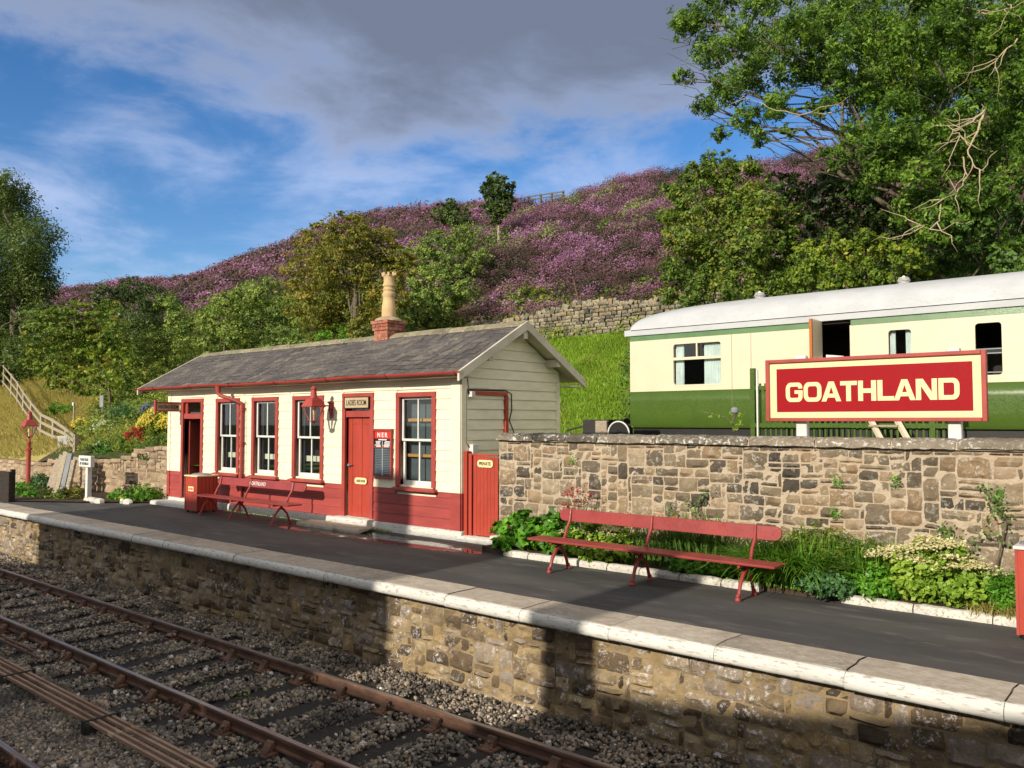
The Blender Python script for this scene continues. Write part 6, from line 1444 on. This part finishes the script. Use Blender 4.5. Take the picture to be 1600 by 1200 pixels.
# --- planted bed below the retaining wall
bd = MB(); bd.box(-9.15, 4, 10.04, RWY-.002, -.02, .09); o = bd.build('bed_soil', SOIL); tag(o, kind='structure')
bd = MB(); bd.add([(-31, 8.3, .03), (-24.2, 8.1, .03), (-22.2, 9.4, .03), (-21.1, 10.35, .03), (-21.1, 10.8, .05), (-31, 10.8, .05)], [(0, 1, 2, 3, 4, 5)]); o = bd.build('garden_soil', SOIL); tag(o, kind='structure')
def edging(name, label, x0, x1, y, seed, grp='white edging stones of the flower bed'):
    rnd = random.Random(seed); m = MB(); x = x0
    while x < x1:
        w = min(rnd.uniform(.45, .8), x1-x); o = len(m.v); n = 8; pr_ = [(y-.07, -.01), (y-.075, .05), (y-.05, .085), (y, .10), (y+.05, .09), (y+.06, .0)]
        for i in range(n+1):
            e = .012 if i in (0, n) else 0
            for yy, z in pr_: q = .012*mn.fractal(Vector((x*3+i, yy*9, z*9)), 1, 2, 3); m.v.append((x+.006+(w-.012)*i/n, yy+q+(e if yy < y else -e), z+q*.6-e))
        L = len(pr_)
        for i in range(n):
            for j in range(L-1): q = o+i*L+j; m.f.append((q, q+L, q+L+1, q+1)); m.mi.append(0)
        m.f.append(tuple(o+j for j in range(L))); m.f.append(tuple(o+n*L+j for j in range(L))[::-1]); m.mi += [0, 0]; x += w
    o = m.build(name, RUBBLEW, None, smooth='auto', loc=((x0+x1)/2, y, 0)); tag(o, label, 'edging', grp)
edging('stone_edging', 'white painted stone edging running under the long red bench', -8.6, -4.35, 10.0, 1)
edging('stone_edging', 'white and buff stone edging in front of the flowering sedum at the right', -3.35, .6, 10.02, 2)
for x0, x1, y, l in ((-23.0, -22.2, 9.35, 'low white painted stones at the foot of the white post sign'), (-21.75, -21.45, 9.75, 'single white painted stone in front of the round green shrub')): 
    m = MB(); q = x0
    while q < x1-.05: w = random.uniform(.22, .34); m.lathe((q+w/2, y+.1, 0), [(w*.55, -.02), (w*.6, .03), (w*.5, .09), (w*.25, .125), (.02, .13)], 7, 1., .7); q += w*.95
    m.v = [(p[0]+.03*mn.noise(Vector(p)*6), p[1]+.03*mn.noise(Vector(p)*7), p[2]+.02*mn.noise(Vector(p)*9)) for p in m.v]; o = m.build('white_stone', RUBBLEW, None, smooth='auto', loc=(x0, y, 0)); tag(o, l, 'stone')
def X(u, y=10.4, v=870): return at(u, v, y).x
def bedplant(name, label, cat, u0, u1, h, y, size, mat, asp=.6, cov=4.5, flowers=None, n=5, **k):
    x0, x1 = X(u0, y), X(u1, y); cl = []; w = (x1-x0); r = min(h*.55, w*.35)
    for i in range(n):
        t = (i+.5)/n; hh = h*(1-.35*abs(2*t-1)**2)*random.uniform(.85, 1.1); cl.append((x0+w*t, y+random.uniform(-.1, .1), .07+hh*.5, max(r, w/n*.75), .26, hh*.52))
    t_ = thing(name, label, cat, ((x0+x1)/2, y, .07)); P, N, cv = leafcloud(cl, size, cov, asp, per=18, sub=.3, up=.7, **k); P[:, 2] = np.maximum(P[:, 2], .03); P[:, 1] = np.minimum(P[:, 1], 10.74); cards('foliage', P, N, size, asp, mat, cv, t_)
    if flowers:
        fm, fn, fs, fr_ = flowers; P = []; N = []
        for i in range(fn):
            c = cl[random.randrange(n)]; a = random.uniform(0, 2*PI); q = random.uniform(.1, .95); ctr = np.array([c[0]+c[3]*q*math.cos(a), c[1]-abs(c[4]*q*math.sin(a))*.9-.04, c[2]+c[5]*(1.05-.35*q*q)])
            P.append(ctr+RNG.normal(size=(26, 3))*np.array([fr_, fr_, fr_*.25])); N.append(unit(RNG.normal(size=(26, 3))*.4+np.array([0, -.3, 1])))
        P = np.concatenate(P); N = np.concatenate(N); cards('flower_heads', P, N, fs, .9, fm, RNG.uniform(0, 1, len(P)), t_)
    return t_
def strappy(name, label, cat, u0, u1, h, y, n, mat, width=.03, lean=.55, flowers=None, tufts=6):
    x0, x1 = X(u0, y), X(u1, y); t_ = thing(name, label, cat, ((x0+x1)/2, y, .07)); V = []; F = []; cvs = []
    off = ROOT[t_]
    for i in range(n):
        k = random.randrange(tufts); cx_ = x0+(x1-x0)*(k+.5)/tufts+random.gauss(0, .05); cy_ = y+random.gauss(0, .08); a = random.uniform(0, 2*PI); L = h*random.uniform(.65, 1.2); ln = abs(random.gauss(lean, .25)); w = width*random.uniform(.6, 1.2)
        dx, dy = math.cos(a), math.sin(a); o = len(V); S = 6; c_ = random.random()
        for j in range(S+1):
            t = j/S; hor = L*ln*t**1.7; ver = L*(t-.62*ln*t**2.4); ww = w*(1-t**2.5)*.5+.001; yy = min(cy_+dy*hor, 10.75)
            V += [(cx_+dx*hor-dy*ww-off.x, yy+dx*ww-off.y, .08+max(ver, .0)-off.z), (cx_+dx*hor+dy*ww-off.x, yy-dx*ww-off.y, .08+max(ver, .0)-off.z)]; cvs += [c_, c_]
        for j in range(S): q = o+2*j; F.append((q, q+1, q+3, q+2))
    me = bpy.data.meshes.new('blades'); me.from_pydata(V, [], F); a_ = me.attributes.new('cv', 'FLOAT', 'POINT'); a_.data.foreach_set('value', cvs); me.materials.append(mat); ob = bpy.data.objects.new('blades', me); C.objects.link(ob); ob.parent = t_; ROOT[ob] = off
    if flowers:
        fm, fn, fs = flowers; P = []
        for i in range(fn):
            c = np.array([random.uniform(x0, x1), y+random.uniform(-.15, .1), .07+h*random.uniform(.75, 1.15)]); P.append(c+RNG.normal(size=(10, 3))*np.array([.045, .02, .018]))
        P = np.concatenate(P); cards('flowers', P, unit(RNG.normal(size=P.shape)), fs, .6, fm, RNG.uniform(0, 1, len(P)), t_)
    return t_
random.seed(3)
bedplant('broad_leaf_plant', 'bright broad leaved clump at the left end of the flower bed', 'plant', 785, 884, .66, 10.2, .13, L_BERG, .75, 5.5, n=7)
strappy('pink_grass', 'small pinkish seedhead tuft against the left corner of the stone wall', 'plant', 782, 812, .55, 10.55, 160, F_PINK, .012, .3, tufts=2)
bedplant('lavender_bush', 'small grey leaved lavender behind the left bench support', 'plant', 878, 905, .5, 10.45, .06, L_BLUE, .25, 3.5, n=2)
bedplant('sedum', 'yellow green sedum clump behind the left half of the bench', 'plant', 900, 982, .60, 10.28, .075, L_SEDUM, .8, 4.6, (F_CREAM, 30, .022, .045), n=5)
bedplant('sedum', 'small low sedum spilling onto the edging under the bench', 'plant', 920, 958, .28, 10.12, .06, L_SEDUM, .75, 4, (F_CREAM, 12, .02, .035), n=3)
strappy('montbretia', 'strappy leaved montbretia with orange red flowers behind the middle of the bench', 'plant', 970, 1062, .62, 10.4, 420, L_IVY, .022, .45, (F_ORANGE, 34, .03))
strappy('red_flower_spray', 'spray of red flowers rising behind the left end of the bench back', 'plant', 880, 925, .95, 10.5, 60, L_IVY, .012, .3, (F_RED, 26, .035), tufts=3)
strappy('iris_clump', 'dark upright iris leaves behind the right half of the bench', 'plant', 1045, 1130, .78, 10.4, 420, L_IVY, .026, .35)
bedplant('periwinkle', 'low dark green leafy patch under the right end of the bench', 'plant', 1060, 1150, .27, 10.2, .06, L_BERG, .6, 4.5, n=6)
strappy('daylily', 'arching bright green daylily leaves spilling over the tarmac right of the bench', 'plant', 1165, 1275, .74, 10.15, 1500, L_BRIGHT, .022, .8, tufts=9)
bedplant('low_sedum', 'low blue green cushion plant between daylily and willowherb', 'plant', 1258, 1322, .28, 9.98, .05, L_BLUE, .8, 5, n=5)
bedplant('willowherb', 'tall feathery green willowherb mass against the wall', 'plant', 1215, 1400, .70, 10.48, .07, L_HAW, .28, 4.6, (F_CREAM, 14, .012, .03), n=8)
strappy('tall_stems', 'upright green stems and grasses in front of the willowherb', 'plant', 1255, 1395, .66, 10.35, 900, L_BRIGHT, .014, .35, tufts=9)
bedplant('leafy_perennial', 'mid green leafy perennial left of the big flowering sedum', 'plant', 1335, 1400, .42, 10.15, .06, L_BERG, .55, 4, n=5)
bedplant('flowering_sedum', 'big lime green sedum covered in flat cream flower heads', 'plant', 1392, 1528, .72, 10.26, .065, L_SEDUM, .75, 4.6, (F_CREAM, 75, .032, .055), n=8)
bedplant('fern_leaved_plant', 'fine ferny green plant left of the right hand red bin', 'plant', 1535, 1600, .46, 10.3, .05, L_BERG, .35, 4.5, n=5)
strappy('dry_leaf_tuft', 'withered brown leaf tuft on the soil beside the fern leaved plant', 'plant', 1520, 1600, .22, 10.12, 260, L_DRY, .012, .9, tufts=8)
# wall climbers
def climber(name, label, pts, n, leafm=L_IVY, size=.05):
    a = at(pts[0][0], pts[0][1], 10.66); s = thing(name, label, 'climbing plant', tuple(a)); P = [at(u, v, 10.68) for u, v in pts]; m = MB()
    m.tube(P, [.012*(1-.6*i/(len(P)-1)) for i in range(len(P))], 6)
    L = []
    for i in range(1, len(P)):
        e = P[i]+Vector((random.uniform(-.15, .15), -.03, random.uniform(.02, .16))); m.tube([P[i], (P[i]+e)/2+Vector((0, -.02, 0)), e], [.006, .004, .003], 5); L.append(e); L.append(P[i])
    m.build('stem', BARK, s)
    q = np.concatenate([np.array(e)+RNG.normal(size=(n, 3))*np.array([.05, .015, .05]) for e in L]); cards('foliage', q, unit(RNG.normal(size=q.shape)*.6+np.array([0, -1, .3])), size, .6, leafm, RNG.uniform(0, 1, len(q)), s)
climber('climbing_rose', 'leggy climbing rose on the wall at the right behind the sedum', [(1558, 885), (1566, 845), (1574, 812), (1562, 800), (1548, 780)], 14)
climber('climbing_rose', 'low rose stem sprawling over the wall foot left of the leggy rose', [(1545, 892), (1520, 868), (1495, 852), (1480, 835), (1470, 840)], 8)
climber('climbing_rose', 'thin rose with few dark leaves above the middle of the long bench', [(1098, 845), (1100, 815), (1090, 790), (1096, 776)], 12)
climber('climbing_rose', 'tall thin rose shoot left of the leafier rose above the bench', [(1052, 845), (1050, 815), (1048, 800)], 8)
for u, v, l in ((1305, 803, 'small green fern tuft growing in the wall joint under the sign'), (1308, 752, 'tiny green weed in the upper wall joint under the sign'), (1400, 750, 'tiny weed in the wall right of the sign centre'), (895, 722, 'small trailing weed in the upper left wall joints'), (1562, 772, 'small green leaf tuft at the top of the leggy rose')):
    p = at(u, v, 10.70); P = np.array(p)+RNG.normal(size=(50, 3))*np.array([.035, .012, .045]); o = cards('wall_weed', P, unit(RNG.normal(size=P.shape)*.6+np.array([0, -1, .4])), .04, .4, L_BERG, RNG.uniform(0, 1, 50), None, loc=tuple(p)); tag(o, l, 'weed', 'weeds in the wall joints')
s = thing('garden_light', 'blue grey watering rose tied to a leafy sprig on top of the stone wall', 'plant', tuple(at(1145, 672, 10.95)))
m = MB(); pts = [at(u, v, 10.98) for u, v in ((1146, 674), (1144, 660), (1150, 648), (1147, 640))]; m.tube(pts, .012, 6); m.tube([at(u, v, 10.98) for u, v in ((1148, 665), (1135, 652), (1110, 646), (1098, 643))], .006, 5); m.build('stem', BARK, s)
m = MB(); p = at(1148, 642, 10.97); m.lathe(tuple(p), [(.02, -.05), (.055, -.02), (.06, .02), (.03, .05)], 10); m.build('knob', SLATEGREY, s, smooth='auto')
P = np.concatenate([np.array(at(u, v, 10.97))+RNG.normal(size=(9, 3))*.018 for u, v in ((1157, 648), (1156, 656), (1142, 645), (1150, 668), (1143, 661), (1156, 664), (1125, 650), (1110, 648))]); cards('foliage', P, unit(RNG.normal(size=P.shape)), .045, .7, L_SEDUM, RNG.uniform(0, 1, len(P)), s)

# --- left garden
def gplant(name, label, u, v, r, y, size, mat, asp=.5, cov=4.5, flowers=None, grp=None):
    cl = px_clumps([(u, v, r, 0), (u-r*.7, v+r*.25, r*.7, .1), (u+r*.7, v+r*.25, r*.7, -.1)], y); xx_ = cl[0][0]; zb = terr1(xx_, y) if y > 10.9 else .03
    t_ = thing(name, label, 'plant', (xx_, y, zb), grp); P, N, cv = leafcloud(cl, size, cov, asp, per=18, up=.6); cards('foliage', P, N, size, asp, mat, cv, t_)
    if flowers:
        fm, fn, fs, fr_ = flowers; P = []
        for i in range(fn):
            c = cl[random.randrange(3)]; d = Vector((random.gauss(0, .6), -abs(random.gauss(0, .6)), abs(random.gauss(0, .6)))).normalized(); ctr = np.array([c[0]+d.x*c[3], c[1]+d.y*c[4], c[2]+d.z*c[5]]); P.append(ctr+RNG.normal(size=(12, 3))*fr_)
        P = np.concatenate(P); cards('flowers', P, unit(RNG.normal(size=P.shape)*.5+np.array([0, -1, .5])), fs, .8, fm, RNG.uniform(0, 1, len(P)), t_)
    return t_
gplant('round_shrub', 'round bright green shrub at the foot of the garden wall left of the building', 224, 769, 20, 10.4, .08, L_BRIGHT, .6, 5)
gplant('low_plant', 'low mixed green plant between the white stones and the round shrub', 188, 774, 14, 10.0, .07, L_BERG, .5, 4.5, (F_YELLOW, 5, .03, .02))
gplant('heath_plant', 'brownish heathery plant at the foot of the garden wall right of the post sign', 205, 762, 11, 10.55, .06, L_HEATH, .4, 4)
gplant('ground_cover', 'dark green leafy plants at the foot of the red lamp post', 34, 768, 20, 9.0, .09, L_BERG, .5, 5, (F_PINK, 8, .03, .02))
gplant('ground_cover', 'low green plants in front of the leaning boards', 80, 774, 16, 9.1, .07, L_GORSE, .5, 5)
gplant('ground_cover', 'reddish brown low plants between boards and white post sign', 112, 768, 15, 9.6, .07, L_GOLD, .5, 4.5)
gplant('lilac_bush', 'bushy green plant behind the lamp post foot', 60, 750, 15, 10.1, .08, L_BLUE, .5, 4.5)
gplant('yellow_shrub', 'golden yellow flowering shrub beside the left corner of the building', 250, 660, 24, 12.0, .08, L_YEL, .5, 4.5, (F_YELLOW, 110, .06, .05))
gplant('yellow_shrub', 'small yellow flower patch topmost near the signs', 130, 664, 12, 12.9, .07, L_UNDER, .5, 4, (F_YELLOW, 60, .06, .05))
gplant('red_shrub', 'dark red leaved plant in the middle of the garden slope', 212, 680, 15, 11.7, .07, F_RED, .5, 3.6)
gplant('white_daisies', 'green plant with large white flowers in the garden slope', 165, 672, 16, 12.6, .08, L_BLUE, .35, 4.2, (F_WHITE, 26, .08, .045))
gplant('garden_shrub', 'grey green feathery plant behind the white flowers', 190, 645, 18, 13.6, .09, L_BLUE, .25, 4.2)
gplant('purple_flowers', 'violet flowering plant behind the projecting sign', 236, 640, 12, 13.6, .07, L_BLUE, .4, 4, (F_PURPLE, 30, .05, .03))
gplant('trailing_plant', 'dark trailing plant hanging over the garden wall top', 222, 712, 9, 10.85, .06, L_IVY, .5, 4.5)
gplant('garden_shrub', 'mid green plant along the wall top above the post sign', 160, 700, 14, 11.2, .07, L_BERG, .5, 4.5, (F_WHITE, 4, .04, .02))
gplant('garden_shrub', 'yellow green plant along the wall top left of the trailing plant', 192, 698, 13, 11.2, .07, L_YEL, .6, 4.2)
gplant('garden_shrub', 'leafy plant at the left end of the garden wall behind the leaning boards', 118, 712, 17, 11.5, .08, L_GORSE, .5, 4.8)
gplant('garden_shrub', 'green plant behind the white slatted gate', 72, 700, 14, 12.5, .09, L_UNDER, .5, 4.5)
gplant('bracken', 'bright green fern patch beside the fence top in the shade', 95, 640, 17, 15.5, .12, L_BRIGHT, .4, 4)
# small weeds on the ballast and kerb
for u, v, l in ((1000, 1098, 'green moss and weeds at the foot of the platform wall in the shade'), (1130, 1160, 'weeds at the wall foot near the lower right'), (355, 1080, 'small weed tuft growing between the rails')):
    d = ray(u, v); t = (-1.13-CAMZ)/d.z; p = d*t+Vector((0, 0, CAMZ)); P = np.array(p)+RNG.normal(size=(160, 3))*np.array([.22, .05, .012]); P[:, 2] = np.abs(P[:, 2]-p.z)+p.z; o = cards('weed', P, unit(RNG.normal(size=P.shape)+np.array([0, 0, 1])), .035, .5, L_BRIGHT, RNG.uniform(0, 1, 160), None, loc=tuple(p)); tag(o, l, 'weed', 'weeds by the track')
x0 = -17.5; P, N, T, cv = blades(900, (-17.9, -12.0), (10.50, 10.66), lambda x, y: True, .06, .1, .6, lambda x, y: 0., 30); o = cards('kerb_weeds', P, N, .06, .12, L_GRASS, cv, shape='blade', kind='stuff', T=T); tag(o, 'thin line of short grass along the foot of the building', 'grass')
